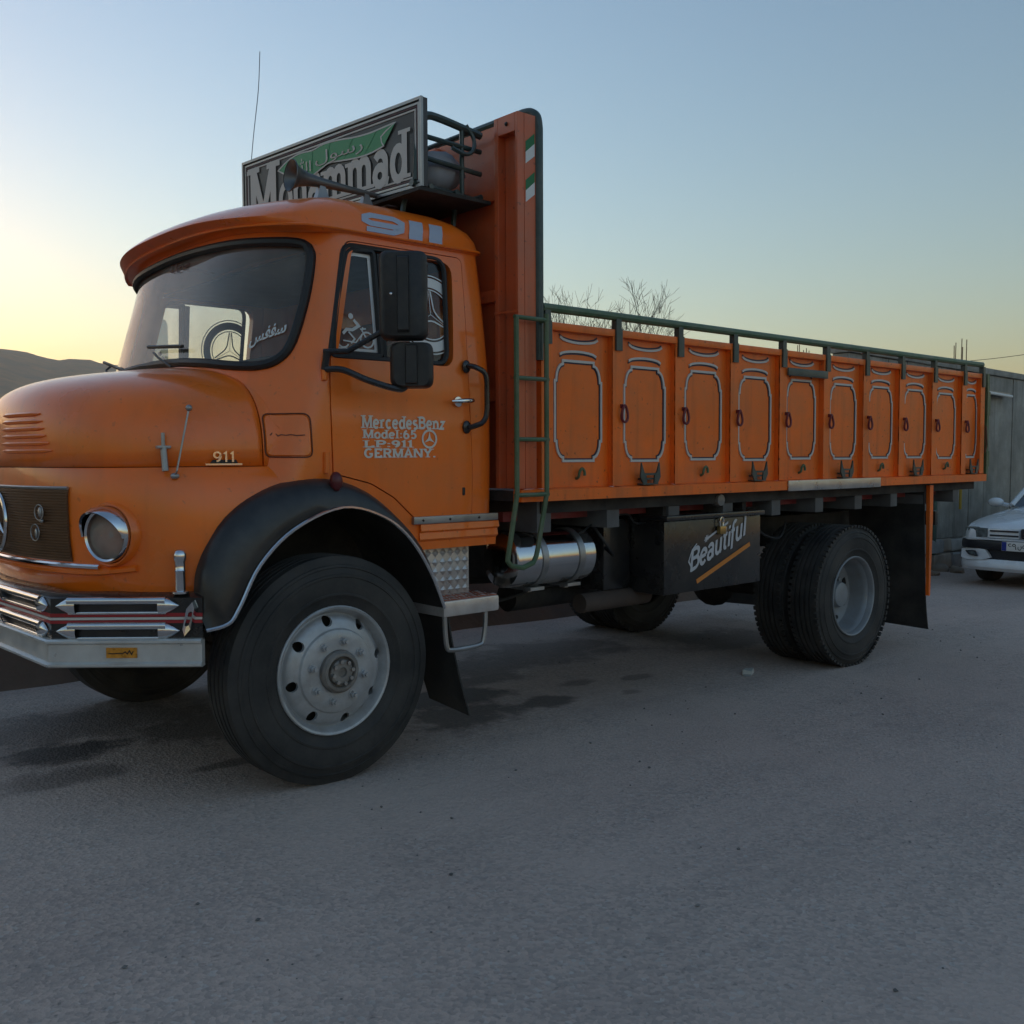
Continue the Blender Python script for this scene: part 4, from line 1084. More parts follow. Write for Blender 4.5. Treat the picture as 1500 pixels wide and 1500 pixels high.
for s_ in (-1, 1):
    ck.prism([(s_*.085,1.305),(s_*.062,1.27),(s_*.030,1.27),(s_*.036,1.315),(s_*.056,1.335),(s_*.076,1.385)], lambda u, v, d: (u, d, v), -.108, -.098)
ck.box((-.064,-.109,1.2625),(.064,-.064,1.2695)).box((-.045,-.106,1.315),(.045,-.100,1.327)).box((-.055,-.098,1.29),(.055,-.0625,1.30))
cleat_o = ck.obj('rope_cleat', dkgreen, wall, smooth=False)
strap = MB().box((-.024,-.112,1.985),(.024,-.0995,2.10)).box((-.020,-.108,2.10),(.020,-.072,2.155)).obj('rail_bracket', dkgreen, wall, smooth=False)
def put(o, x, first):
    if not first: o2 = o.copy(); link(o2); o2.parent = wall; o2.location.x = x; return o2
    o.location.x = x; return o
rr_ = random.Random(3)
for i in range(10):
    xc = XB+PP*(i+.5) if i < 9 else (XB+9*PP+XE)/2
    jx, jz = rr_.uniform(-.004, .004), rr_.uniform(-.004, .004)
    for o in (p_me, mo_w, mo_n, mo_c, mo_d, mo_e, mo_f):
        q = put(o, xc, i == 0); q.scale.x = 1. if i < 9 else .66
        if o is not p_me: q.location.x += jx; q.location.z = jz; q.rotation_euler.y = rr_.uniform(-.004, .004)*.3
    if i % 2 == 0:
        h_ = put(hook_o, xc, i == 0); h_.rotation_euler.y = 0
    else: put(cleat_o, xc, i == 1)
for i in range(0, 11):
    x = XB+PP*i if i < 10 else XE-.04
    put(rib, x, i == 0); put(strap, x, i == 0)
    if 1 <= i <= 9: put(ring_o, x+.035+rr_.uniform(-.004, .004), i == 1)
MB().box((XB+4*PP+.03,-.118,1.935),(XB+5*PP-.02,-.105,1.985), .004).obj('loose_slat', dkgreen, wall)
MB().box((3.333,-.122,1.19),(4.53,-.113,1.258), .002).obj('reflector_plate', mat('scuffed_alloy', (.5,.49,.47), .3, .85, noise=(7,.2), bump=(6,.5)), wall)
MB().tube([(XB-.03,-.09,2.165),(XB+.3,-.09,2.166),(XE-.25,-.09,2.17),(XE-.05,-.09,2.172)], .023, 10).obj('hand_rail', green, wall)
ep = MB().box((XE+.035,-.105,1.20),(XE+.075,-.02,2.10)); ep.box((XE+.03,-.11,1.75),(XE+.085,-.0,1.95)); ep.box((XE+.03,-.11,1.32),(XE+.085,-.0,1.45)); ep.obj('end_post', green, wall, smooth=False)
lc = MB().tube([(XE-.02,-.12,1.66),(XE-.02,-.13,1.50),(XE-.03,-.12,1.44)], .008, 6); lc.obj('latch_chain', rusty, wall)
# far side and tailgate
fw_ = MB().box((XB-.19, 2*YC+.05, 1.197), (XE+.03, 2*YC+.105, 2.097)); fw_.obj('far_side_wall', orange_bed, truck, smooth=False)
MB().tube([(XB-.03,2*YC+.09,2.165),(XE-.05,2*YC+.09,2.172)], .023, 10).obj('far_hand_rail', green, truck)
MB().box((XE-.06, -.04, 1.255), (XE-.01, 2*YC+.04, 2.05)).obj('tailgate', orange_bed, truck, smooth=False)

# ---- headboard
hb = MB(); x0, x1 = 1.00, 1.12; zt = 3.085
hb.box((x0+.05, -.05, 1.26), (x0+.08, 2*YC+.05, zt-.01))
head = hb.obj('headboard', rustred, truck, smooth=False)
for sgn in (0, 1):
    pst = MB()
    Y = lambda y: y if sgn == 0 else 2*YC-y
    def bx(xa, ya, za, xb, yb, zb):
        a, b = sorted((Y(ya), Y(yb))); pst.box((xa, a, za), (xb, b, zb), .003)
    bx(x0+.045, -.098, 1.262, x1, -.082, zt)          # outer cheek
    bx(x0, -.098, 1.262, x0+.043, -.080, zt)          # front lip
    bx(x0, .045, 1.262, x0+.048, .075, zt)            # inner lip
    bx(x0, -.079, zt-.09, x0+.046, .044, zt)          # cap between the lips
    bx(x0+.046, -.079, 1.262, x0+.0495, .044, zt-.001)
    bx(x0-.002, -.10, 2.125, x0+.001, .08, 2.14)
    pst.obj('headboard_post', rustred, head, smooth=False)
for z in (1.7, 2.2, 2.7): MB().box((x0+.02, .08, z), (x0+.049, 2*YC-.08, z+.06), .003).obj('headboard_rail', rustred, head)
for y in (.6, 1.1, 1.6): MB().box((x0+.015, y-.03, 1.26), (x0+.0495, y+.03, zt-.02), .003).obj('headboard_rib', rustred, head)
tb_ = [(1.142,-.095,1.9),(1.142,-.095,3.03),(1.140,-.085,3.085),(1.136,-.05,3.115),(1.13,.0,3.122),(1.13,2*YC,3.122),(1.136,2*YC+.05,3.115),(1.14,2*YC+.085,3.085),(1.142,2*YC+.095,3.03),(1.142,2*YC+.095,1.9)]
MB().tube(tb_[:2]+catmull(tb_[1:5], 5)[1:]+catmull(tb_[5:9], 5)+tb_[9:], .024, 10).obj('headboard_hoop', dkgreen, head)
for z in (2.93, 2.745):
    a = D2().poly([(1.052,z-.03),(1.112,z+.02),(1.112,z+.07),(1.052,z+.02)]); a.obj('flag_sticker', lambda u, v, dd: (u, -.0995, v), mat('flag_green', (.01,.16,.05), .5), head)
    a = D2().poly([(1.052,z-.085),(1.112,z-.04),(1.112,z+.02),(1.052,z-.03)]); a.obj('flag_sticker', lambda u, v, dd: (u, -.0995, v), white, head)
MB().sphere((x0-.002,-.02,zt-.045), .010, 8).obj('headboard_bolt', gasket, head)
# ---- ladder
ld = MB(); yl = -.155
Lx = lambda z: .935-.06*max(0, (1.24-z)/.3); Rx = lambda z: 1.135-.07*max(0, (1.24-z)/.3)
lst = [(Lx(z), yl, z) for z in (2.09,1.8,1.5,1.24,1.05,.96)]; rst = [(Rx(z), yl, z) for z in (.96,1.05,1.24,1.5,1.8,2.12)]
bot = [(.872,yl,.92),(.895,yl,.895),(.97,yl,.88),(1.04,yl,.90),(1.06,yl,.93)]
ld.tube(lst+bot+rst, .013, 8)
for z in (2.09, 1.80, 1.505, 1.235): ld.tube([(Lx(z)-.012, yl, z), (Rx(z)+.012, yl, z)], .011, 8)
for z in (2.09, 1.235): ld.tube([(Rx(z), yl, z), (Rx(z), -.09, z)], .011, 8)
ld.obj('ladder', green, truck)

# ---- roof sign, rack, horn, aerial
SA = Vector((.60, .125)); SBv = Vector((.47, 1.67)); SD = (SBv-SA); SL = SD.length; SD = SD/SL; SN = Vector((-SD.y, SD.x)); SN = SN if SN.x < 0 else -SN
Z0, Z1 = 2.705, 3.118; SH = Z1-Z0
def sp_(u, v, d=0.):      # u along the sign from the FAR end (reads left to right from the front), v up, d outwards
    q = SBv-SD*u+SN*d; return Vector((q.x, q.y, Z0+v))
sgn_o = MB().add([sp_(u, v, d) for d in (-.03, 0) for (u, v) in ((0,0),(SL,0),(SL,SH),(0,SH))], [(3,2,1,0),(4,5,6,7),(0,1,5,4),(1,2,6,5),(2,3,7,6),(3,0,4,7)]).obj('roof_sign', signbg, truck, smooth=False)
def frame(ins, w, h, m):
    mb = MB(); a = ins; 
    for (u0, v0, u1, v1) in ((a,a,SL-a,a+w),(a,SH-a-w,SL-a,SH-a),(a,a+w,a+w,SH-a-w),(SL-a-w,a+w,SL-a,SH-a-w)):
        mb.add([sp_(u, v, d) for d in (-.001, h) for (u, v) in ((u0,v0),(u1,v0),(u1,v1),(u0,v1))], [(3,2,1,0),(4,5,6,7),(0,1,5,4),(1,2,6,5),(2,3,7,6),(3,0,4,7)])
    return mb.obj('sign_frame', m, sgn_o, smooth=False)
frame(-.002, .014, .012, dullsteel); frame(.020, .010, .006, dullsteel); frame(.034, .006, .004, mat('sign_maroon', (.09,.03,.04), .5)); frame(.046, .008, .004, signlet)
lt = lettering('M', .065, .058, .28, .30, .20); lt.merge(lettering('ohammad', .36, .058, 1.09, .232, .19, True, .02))
sh = D2(); sh.p = [(u+.010, v-.008) for u, v in lt.p]; sh.f = lt.f[:]
sh.obj('sign_letter_shadow', lambda u, v, dd: sp_(u, v, .0015), mat('sign_black', (.01,.01,.01), .5), sgn_o)
lt.obj('sign_lettering', lambda u, v, dd: sp_(u, v, .005), signlet, sgn_o)
top_ = [(.36,.300),(.45,.335),(.56,.352),(.68,.345),(.78,.356),(.90,.350),(1.03,.335),(1.15,.328),(1.28,.332),(1.36,.335)]
bot_ = [(.44,.262),(.50,.225),(.58,.210),(.68,.215),(.77,.238),(.83,.250),(.95,.238),(1.06,.228),(1.17,.228),(1.27,.242)]
bn = D2(); mid = [(t, b) for t, b in zip(catmull([Vector(p) for p in top_], 4), catmull([Vector(p) for p in bot_], 4))]
for (t0, b0), (t1, b1) in zip(mid, mid[1:]): bn.poly([tuple(b0), tuple(b1), tuple(t1), tuple(t0)])
bn.poly([tuple(mid[-1][1]), (1.25,.29), (1.36,.335), tuple(mid[-1][0])])
edge = [tuple(t) for t, b in mid]+[(1.29,.31),(1.25,.29),(1.255,.262),tuple(mid[-1][1])]+[tuple(b) for t, b in reversed(mid)]
bo = D2().stroke(edge, .008, True); bo.obj('banner_edge', lambda u, v, dd: sp_(u, v, .0085), signlet, sgn_o)
bn.obj('sign_banner', lambda u, v, dd: sp_(u, v, .007), signgrn, sgn_o)
w1 = fit(textmesh('\ufeb3\ufeee\u0644'[::-1] if False else '\u0644\ufeee\ufeb3\u0631'), .71, .248, .40, .075)
w2 = fit(textmesh('\ufdf2'), .51, .235, .16, .08)
w2.obj('banner_script', lambda u, v, dd: sp_(u, v-.02*(u-.8), .011), signlet, sgn_o)
w1.obj('banner_script', lambda u, v, dd: sp_(u, v-.02*(u-.8), .011), signlet, sgn_o)
rk = MB()
for y in (.18, 1.55):
    rk.tube(catmull([(.60,y,2.74),(.62,y,3.0),(.66,y,3.055),(.75,y,3.06),(1.0,y,3.03)], 4), .020, 8)
    rk.tube([(.60,y,2.96),(1.0,y,2.95)], .013, 8); rk.tube([(.60,y,2.86),(1.0,y,2.84)], .013, 8)
    rk.tube([(.57,y,2.725),(1.02,y,2.70)], .018, 8); rk.tube([(.88,y,2.71),(.88,y,3.04)], .012, 8)
for x in (.66, .82, .97): rk.tube([(x,.14,2.715),(x,1.6,2.715)], .014, 8)
for x in (.66, .95): rk.tube([(x,.18,3.045),(x,1.55,3.045)], .012, 8)
rk.tube(catmull([(.90,.17,3.06),(.94,.16,3.0),(.93,.15,2.94),(.88,.15,2.91),(.80,.16,2.93)], 4), .011, 6)
rack = rk.obj('roof_rack', dkgreen, truck)
MB().box((.56,.10,2.675),(1.0,1.75,2.692)).obj('rack_floor', under, rack, smooth=False)
for y in (.3, 1.5): 
    MB().tube([(.62,y,2.69),(.60,y,roof_top(.60,y)-.02)], .014, 6).obj('rack_leg', dkgreen, rack)
    MB().tube([(.93,y,2.69),(.90,y,2.45)], .014, 6).obj('rack_leg', dkgreen, rack)
# air horn along the roof edge
hz = 2.705
prof = [(.000,.105),(.004,.108),(.012,.092),(.045,.062),(.09,.045),(.16,.033),(.30,.024),(.46,.018),(.56,.016)]
ha = Vector((.105,.50,2.742)); hd_ = (Vector((.63,.46,2.712))-ha).normalized()
M = Matrix.Translation(ha) @ hd_.to_track_quat('Z', 'Y').to_matrix().to_4x4()
hm = MB().lathe([(r*.70, h) for h, r in prof]+[(.001,.56)], (0,0,0), 'Z', 28); hm.lathe([(.072,.002),(.04,.03),(.02,.1),(.001,.11)], (0,0,0), 'Z', 28)
hm.v = [M @ v for v in hm.v]
horn = hm.obj('air_horn', mat('horn_grey', (.16,.16,.16), .35, .6, noise=(12,.2)), truck)
for t in (.16, .40):
    q = ha+hd_*t; zb = roof_top(q.x, q.y); MB().loft([[(q.x-.05,q.y-.03,zb-.004),(q.x+.06,q.y-.03,zb-.004),(q.x+.06,q.y+.03,zb-.004),(q.x-.05,q.y+.03,zb-.004)], [(q.x-.03,q.y-.02,zb+.025),(q.x+.03,q.y-.02,zb+.025),(q.x+.03,q.y+.02,zb+.025),(q.x-.03,q.y+.02,zb+.025)], [(q.x-.008,q.y-.012,q.z),(q.x+.008,q.y-.012,q.z),(q.x+.008,q.y+.012,q.z),(q.x-.008,q.y+.012,q.z)]]).obj('horn_bracket', dullsteel, horn)
pp_ = ha+hd_*.53; MB().box((pp_.x-.03,pp_.y-.035,pp_.z-.045),(pp_.x+.035,pp_.y+.035,pp_.z+.05), .008).obj('horn_valve', mat('horn_grey', (.16,.16,.16)), horn)
az = roof_top(.46, 1.66); MB().tube(catmull([(.54,1.75,2.58),(.545,1.75,2.98),(.585,1.77,3.3),(.63,1.78,3.6),(.645,1.78,3.83)], 4), [.0035]*4+[.0022]*13, 6).obj('aerial', blackp, truck)

# ---- cab interior
MB().box((-.11, .22, 1.50), (.10, 1.99, 1.885), .05).obj('dashboard', inter, truck)
for y0, y1, nm in ((.18, .78, 'driver_seat'), (1.0, 2.02, 'passenger_seat')):
    s_ = MB().box((.30, y0, 1.30), (.78, y1, 1.50), .05).obj(nm, seatm, truck)
    b_ = MB().loft([[(.72,y0,1.45),(.84,y0,1.45),(.84,y1,1.45),(.72,y1,1.45)], [(.80,y0+.03,2.02),(.89,y0+.03,2.02),(.89,y1-.03,2.02),(.80,y1-.03,2.02)]]).obj('backrest', seatm, s_)
sw = MB().tube([(.13+.09*math.sin(a), .47+.21*math.cos(a), 1.80+.19*math.sin(a)) for a in [2*math.pi*k/32 for k in range(32)]], .012, 8, closed=True)
sw.tube([(.13,.26,1.80),(.13,.68,1.80)], .010, 6); sw.tube([(.13,.47,1.80),(-.10,.47,1.62)], .018, 8); sw.obj('steering_wheel', blackp, truck)
MB().box((.02,.54,1.03),(.93,1.67,1.06)).obj('cab_floor', inter, truck, smooth=False)
MB().add([(.905,.12,1.1),(.905,2.09,1.1),(.905,2.09,1.76),(.905,.12,1.76)], [(0,1,2,3)]).obj('rear_lining', seatm, truck, smooth=False)
MB().box((.12,.20,2.36),(.85,2.01,2.375)).obj('head_lining', inter, truck, smooth=False)

# ================================================================== tarpaulin roll lying in the roof rack
rr = random.Random(5)
mb = MB(); rings = []
for i in range(25):
    y = .20+1.3*i/24; ring = []
    for k in range(20):
        a = 2*math.pi*k/20; w = .145*(1+.12*math.sin(3*a+i*.7)+.08*rr.uniform(-1, 1)); h = .105*(1+.10*math.sin(2*a+i*.5)+.07*rr.uniform(-1, 1))
        sc_ = .35 if i in (0, 24) else 1
        ring.append(ROOTM @ Vector((.80+w*math.cos(a)*sc_, y, 2.835+h*math.sin(a)*sc_)))
    rings.append(ring)
tp = mb.loft(rings).obj('tarpaulin_roll', tarp, None, angle=80); tag(tp, 'grey crumpled tarpaulin roll lying in the roof rack behind the sign', 'tarpaulin')

# ================================================================== ground
gm = bpy.data.materials.new('asphalt'); gm.use_nodes = True; nt = gm.node_tree; b = nt.nodes['Principled BSDF']
N = nt.nodes.new; Lk = nt.links.new
tc = N('ShaderNodeTexCoord')
def noise(scale, detail=6, rough=.6):
    n = N('ShaderNodeTexNoise'); n.inputs['Scale'].default_value = scale; n.inputs['Detail'].default_value = detail; n.inputs['Roughness'].default_value = rough
    Lk(tc.outputs['Object'], n.inputs['Vector']); return n.outputs['Fac']
def maprange(src, a, b_, c, d_):
    m = N('ShaderNodeMapRange'); m.inputs[1].default_value = a; m.inputs[2].default_value = b_; m.inputs[3].default_value = c; m.inputs[4].default_value = d_; Lk(src, m.inputs[0]); return m.outputs[0]
def math_(op, a, b_=0):
    m = N('ShaderNodeMath'); m.operation = op
    for i, q in enumerate((a, b_)):
        if isinstance(q, (int, float)): m.inputs[i].default_value = q
        else: Lk(q, m.inputs[i])
    return m.outputs[0]
def mixc(f, a, b_):
    m = N('ShaderNodeMix'); m.data_type = 'RGBA'
    if isinstance(f, (int, float)): m.inputs[0].default_value = f
    else: Lk(f, m.inputs[0])
    for i, q in ((6, a), (7, b_)):
        if isinstance(q, tuple): m.inputs[i].default_value = (*q, 1)
        else: Lk(q, m.inputs[i])
    return m.outputs[2]
c1 = mixc(maprange(noise(1.1, 5), .35, .65, 0, 1), (.47, .36, .305), (.55, .425, .355))
c1 = mixc(maprange(noise(.25, 3), .4, .65, 0, .6), c1, (.57, .45, .385))
vor = N('ShaderNodeTexVoronoi'); vor.inputs['Scale'].default_value = 70; Lk(tc.outputs['Object'], vor.inputs['Vector'])
agg = N('ShaderNodeSeparateColor'); Lk(vor.outputs['Color'], agg.inputs[0])
c2 = mixc(maprange(agg.outputs[0], .0, 1, 0, .55), c1, (.24, .215, .195))
c2 = mixc(maprange(agg.outputs[1], .90, 1, 0, .6), c2, (.52, .48, .44))
c2 = mixc(maprange(noise(38, 3), .60, .72, 0, .6), c2, (.12, .11, .10))
c2 = mixc(maprange(noise(7, 5, .7), .55, .75, 0, .35), c2, (.19, .175, .16))
c2 = mixc(maprange(noise(14, 4, .7), .62, .74, 0, .35), c2, (.50, .455, .41))
c2 = mixc(maprange(noise(.7, 4, .6), .50, .60, 0, .45), c2, c1)
mpd = N('ShaderNodeMapping'); mpd.inputs['Scale'].default_value = (.16, 1.3, 1); mpd.inputs['Rotation'].default_value = (0, 0, .06); Lk(tc.outputs['Object'], mpd.inputs['Vector'])
nd = N('ShaderNodeTexNoise'); nd.inputs['Scale'].default_value = 1.1; nd.inputs['Detail'].default_value = 6; nd.inputs['Roughness'].default_value = .65; Lk(mpd.outputs[0], nd.inputs['Vector'])
c2 = mixc(maprange(nd.outputs['Fac'], .48, .68, 0, .38), c2, (.60, .47, .40))
c2 = mixc(maprange(nd.outputs['Fac'], .44, .30, 0, .35), c2, (.26, .215, .19))
# oil stains with ragged edges by the truck; broad ones also paint shade beneath
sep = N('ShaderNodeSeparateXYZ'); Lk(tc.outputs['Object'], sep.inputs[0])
nz = noise(2.6, 5, .6); nz2 = noise(13, 5, .65); stain_shade = None
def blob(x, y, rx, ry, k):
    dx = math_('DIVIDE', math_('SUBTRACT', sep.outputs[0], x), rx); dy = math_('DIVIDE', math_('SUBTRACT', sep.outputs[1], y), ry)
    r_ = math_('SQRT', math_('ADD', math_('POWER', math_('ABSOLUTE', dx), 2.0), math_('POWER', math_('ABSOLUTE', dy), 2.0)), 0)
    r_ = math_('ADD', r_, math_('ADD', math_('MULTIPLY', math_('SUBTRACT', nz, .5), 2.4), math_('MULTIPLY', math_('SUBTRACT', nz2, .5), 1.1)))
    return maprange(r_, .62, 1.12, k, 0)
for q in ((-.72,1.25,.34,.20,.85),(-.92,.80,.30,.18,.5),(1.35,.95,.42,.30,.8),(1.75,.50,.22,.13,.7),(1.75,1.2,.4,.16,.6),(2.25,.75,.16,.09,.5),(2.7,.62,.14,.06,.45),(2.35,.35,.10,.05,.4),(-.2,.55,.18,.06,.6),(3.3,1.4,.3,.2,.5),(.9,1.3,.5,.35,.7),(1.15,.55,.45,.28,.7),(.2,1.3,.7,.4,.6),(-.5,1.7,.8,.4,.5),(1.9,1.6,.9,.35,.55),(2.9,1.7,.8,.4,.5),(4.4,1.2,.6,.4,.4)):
    s_ = blob(*q); stain_shade = s_ if stain_shade is None else math_('MAXIMUM', stain_shade, s_)
c3 = mixc(stain_shade, c2, (.035, .031, .028))
# dusty soil beyond the far edge of the road
edge = math_('ADD', sep.outputs[1], math_('MULTIPLY', math_('SUBTRACT', noise(.9, 6), .5), 1.6))
soil = mixc(maprange(noise(3, 6), .35, .65, 0, 1), (.20, .14, .095), (.30, .22, .15))
c4 = mixc(maprange(edge, 2.95, 3.3, 0, 1), c3, soil)
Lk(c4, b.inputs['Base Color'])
Lk(maprange(stain_shade, 0, 1, .88, .55), b.inputs['Roughness']); b.inputs['Specular IOR Level'].default_value = .3
bp1 = N('ShaderNodeBump'); bp1.inputs['Strength'].default_value = .75; bp1.inputs['Distance'].default_value = .006
hh = math_('ADD', math_('MULTIPLY', vor.outputs['Distance'], .8), math_('MULTIPLY', noise(160, 2), .7)); Lk(hh, bp1.inputs['Height'])
bp2 = N('ShaderNodeBump'); bp2.inputs['Strength'].default_value = .25; bp2.inputs['Distance'].default_value = .05; Lk(noise(4, 4), bp2.inputs['Height']); Lk(bp1.outputs[0], bp2.inputs['Normal'])
Lk(bp2.outputs[0], b.inputs['Normal'])
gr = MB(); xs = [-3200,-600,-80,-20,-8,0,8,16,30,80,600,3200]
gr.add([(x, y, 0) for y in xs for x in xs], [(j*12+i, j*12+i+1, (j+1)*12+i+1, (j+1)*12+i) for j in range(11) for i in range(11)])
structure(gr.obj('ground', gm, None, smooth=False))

# ---- hills behind
hm_ = mat('dry_hill', (.46, .23, .10), .95, noise=(.012, .3), dust=((.11,.085,.055), .7, .03))
rh = random.Random(11)
import mathutils
def hill_h(az):      # skyline height in degrees by azimuth from +Y towards +X
    return interp(az, [-80,-40,-10,0,8,12,14.2,15.1,16.0,16.6,17.4,17.9,18.2,19.6,22,26,32,40,60,90], [1.5,3,4.6,5.2,5.0,5.2,5.36,5.42,5.30,5.12,4.90,5.02,5.09,5.06,4.9,4.3,3.4,2.6,1.8,1.0])
hv = []; nA = 341; nR = 14
for i in range(nA):
    az = -80+.5*i
    for j in range(nR):
        t = j/(nR-1); r_ = 700+1900*t
        prof_ = math.sin(min(1, t*1.15)*math.pi/2)**1.3 if t < .87 else 1-(t-.87)*1.2
        h = math.tan(R(hill_h(az)))*2350*prof_*(1+0*t)
        nz_ = mathutils.noise.fractal(Vector((az*.18, t*4, 3)), 1.0, 2.0, 5)
        h += nz_*18*(1-abs(t-.87)/.87*.2)*(.25 if abs(t-.87) < .08 else 1)*min(1, t*3)
        a = R(az); hv.append((r_*math.sin(a), r_*math.cos(a), h-2 if j else -4))
hf = [(i*nR+j, (i+1)*nR+j, (i+1)*nR+j+1, i*nR+j+1) for i in range(nA-1) for j in range(nR-1)]
structure(mobj('hills', hv, hf, hm_, None, angle=80))

# ---- rubble edge and stones under the far side
soilm = mat('rubble_stone', (.26, .21, .16), .9, noise=(6, .3), bump=(14, .6))
def rock(r, rnd):
    bm = bmesh.new(); bmesh.ops.create_icosphere(bm, subdivisions=2, radius=r)
    for v in bm.verts: v.co = Vector((v.co.x*1.2, v.co.y, v.co.z*.65))*(1+.28*mathutils.noise.noise(v.co/r*1.3+Vector((rnd.uniform(0, 50), 0, 0))))
    return bm
rs = random.Random(21); rock_me = []
for k in range(5):
    bm = rock(1, rs); me = bpy.data.meshes.new('rock'); bm.to_mesh(me); bm.free(); me.materials.append(soilm); shade(me, 40); rock_me.append(me)
for k in range(22):
    o = bpy.data.objects.new('rubble_stone', rock_me[k % 5]); link(o); s_ = rs.uniform(.03, .13)
    x = rs.uniform(6.5, 11.6); y = rs.uniform(2.5, 2.8) if x < 8.6 else rs.uniform(2.35, 2.62)
    o.scale = (s_, s_, s_); o.location = (x, y, s_*.35); o.rotation_euler = (rs.uniform(-.2,.2), rs.uniform(-.2,.2), rs.uniform(0, 6))
    tag(o, 'dusty brown rubble stone lying at the foot of the wall and bank behind the truck', 'stone', 'rubble stones along the road edge')
bk = []  # bank behind the truck, shaped high and long to block low light
for i in range(60):
    x = -4+.26*i
    for j, (y, z) in enumerate(((2.80,-.03),(2.95,.12),(3.15,.45),(3.45,.80),(4.0,1.0),(6.5,.95),(9,-.05))):
        bk.append((x, y+.1*mathutils.noise.noise(Vector((x*1.1, j, 0))), z*(1+.35*mathutils.noise.noise(Vector((x*.9, j*2, 4))))*min(1, max(0, (x+2.2)/1.2))*min(1, max(0, (10.6-x)/.8)) if 0 < i < 59 and z > 0 else -.05))
structure(mobj('earth_bank', bk, [(i*7+j, (i+1)*7+j, (i+1)*7+j+1, i*7+j+1) for i in range(59) for j in range(6)], mat('bank_soil', (.13, .09, .065), .95, noise=(3, .3), bump=(18, .8)), None, angle=80))

# ---- concrete wall on a stone plinth
concm = mat('weathered_concrete', (.33, .31, .27), .9, noise=(2.5, .3), dust=((.15, .145, .12), .7, 2.2), bump=(9, .7), wear=(.5, .4, (.11,.105,.09)))
wallr = thing('boundary_wall', 'weathered grey concrete wall on a rough stone base behind the white car', 'wall', (9.1, 2.75, 0))
rw = random.Random(8)
for i in range(28):
    x = i*.50; dz = rw.uniform(-.004, .004)
    MB().box((x+.006, 0+rw.uniform(0, .014), .44), (x+.494, .24, 2.86+dz), .006).obj('concrete_panel', concm, wallr)
MB().box((.0, .03, .43), (14, .21, 2.84)).obj('wall_core', concm, wallr, smooth=False)
MB().box((-.03, -.03, 2.865), (14, .27, 2.955), .012).obj('wall_coping', concm, wallr)
stm = [mat('wall_stone_%s' % n, c, .9, noise=(5, .25), bump=(12, .7)) for n, c in (('pale', (.42,.40,.36)), ('grey', (.28,.27,.25)), ('tan', (.33,.27,.21)))]
z = 0
for row in range(2):
    h = (.24,.20,.19,.17)[row]; x = -.45+rw.uniform(0, .1)
    while x < 4.2:
        w = rw.uniform(.25, .48)
        b_ = MB().box((x+.008, -.05+rw.uniform(-.05, .03), z+.006), (x+w-.008, .20, z+h-.006+rw.uniform(-.02, .0)), .025)
        for v in b_.v: v += Vector((rw.uniform(-.008,.008), rw.uniform(-.015,.010), rw.uniform(-.007,.007)))
        b_.obj('stone', rw.choice(stm), wallr)
        x += w
    z += h
MB().box((-.42, .01, .0), (4.2, .23, .43)).obj('mortar', concm, wallr, smooth=False)
MB().box((4.2, 0, 0), (14, .24, .43)).obj('plinth', concm, wallr, smooth=False)
MB().box((-.75, -.02, .0), (-.46, .25, 1.28), .03).obj('end_pier', stm[0], wallr)
# services on the wall
pp = MB().tube([(1.30,-.05,0),(1.30,-.05,2.75),(1.34,-.05,2.80)], .028, 10).obj('drain_pipe', mat('pipe_green', (.05,.09,.07), .5), None)
pp.location = (10.1, 2.75, 0); tag(pp, 'dark green upright pipe clamped to the concrete wall', 'pipe')
gmn = thing('gas_regulator', 'grey gas regulator with yellow pipe on the concrete wall', 'gas regulator', (12.25, 2.70, 2.05))
MB().lathe([(.001,-.05),(.09,-.04),(.11,0),(.09,.04),(.001,.05)], (0,-.05,.12), 'Y', 20).obj('regulator_body', dullsteel, gmn)
MB().tube([(0,-.04,.75),(0,-.04,.35),(.02,-.06,.2)], .025, 8).obj('upper_pipe', blackp, gmn)
MB().tube([(-.1,-.03,0),(-.12,-.03,-.3),(-.12,-.03,-1.2)], .02, 8).obj('yellow_pipe', mat('gas_yellow', (.45,.28,.03), .5), gmn)
MB().box((.1,-.08,-.05),(.30,-.0,.15), .015).obj('meter_box', mat('meter_grey', (.5,.5,.48), .6), gmn)
lmp = thing('tube_lamp', 'slim white tube lamp fixed near the top of the concrete wall', 'lamp', (12.55, 2.70, 2.58))
MB().cyl((0,-.06,0),(1.2,-.06,-.02), .022, 12).obj('lamp_tube', white, lmp); MB().box((.0,-.04,-.02),(1.2,.04,.03)).obj('lamp_holder', dullsteel, lmp, smooth=False)

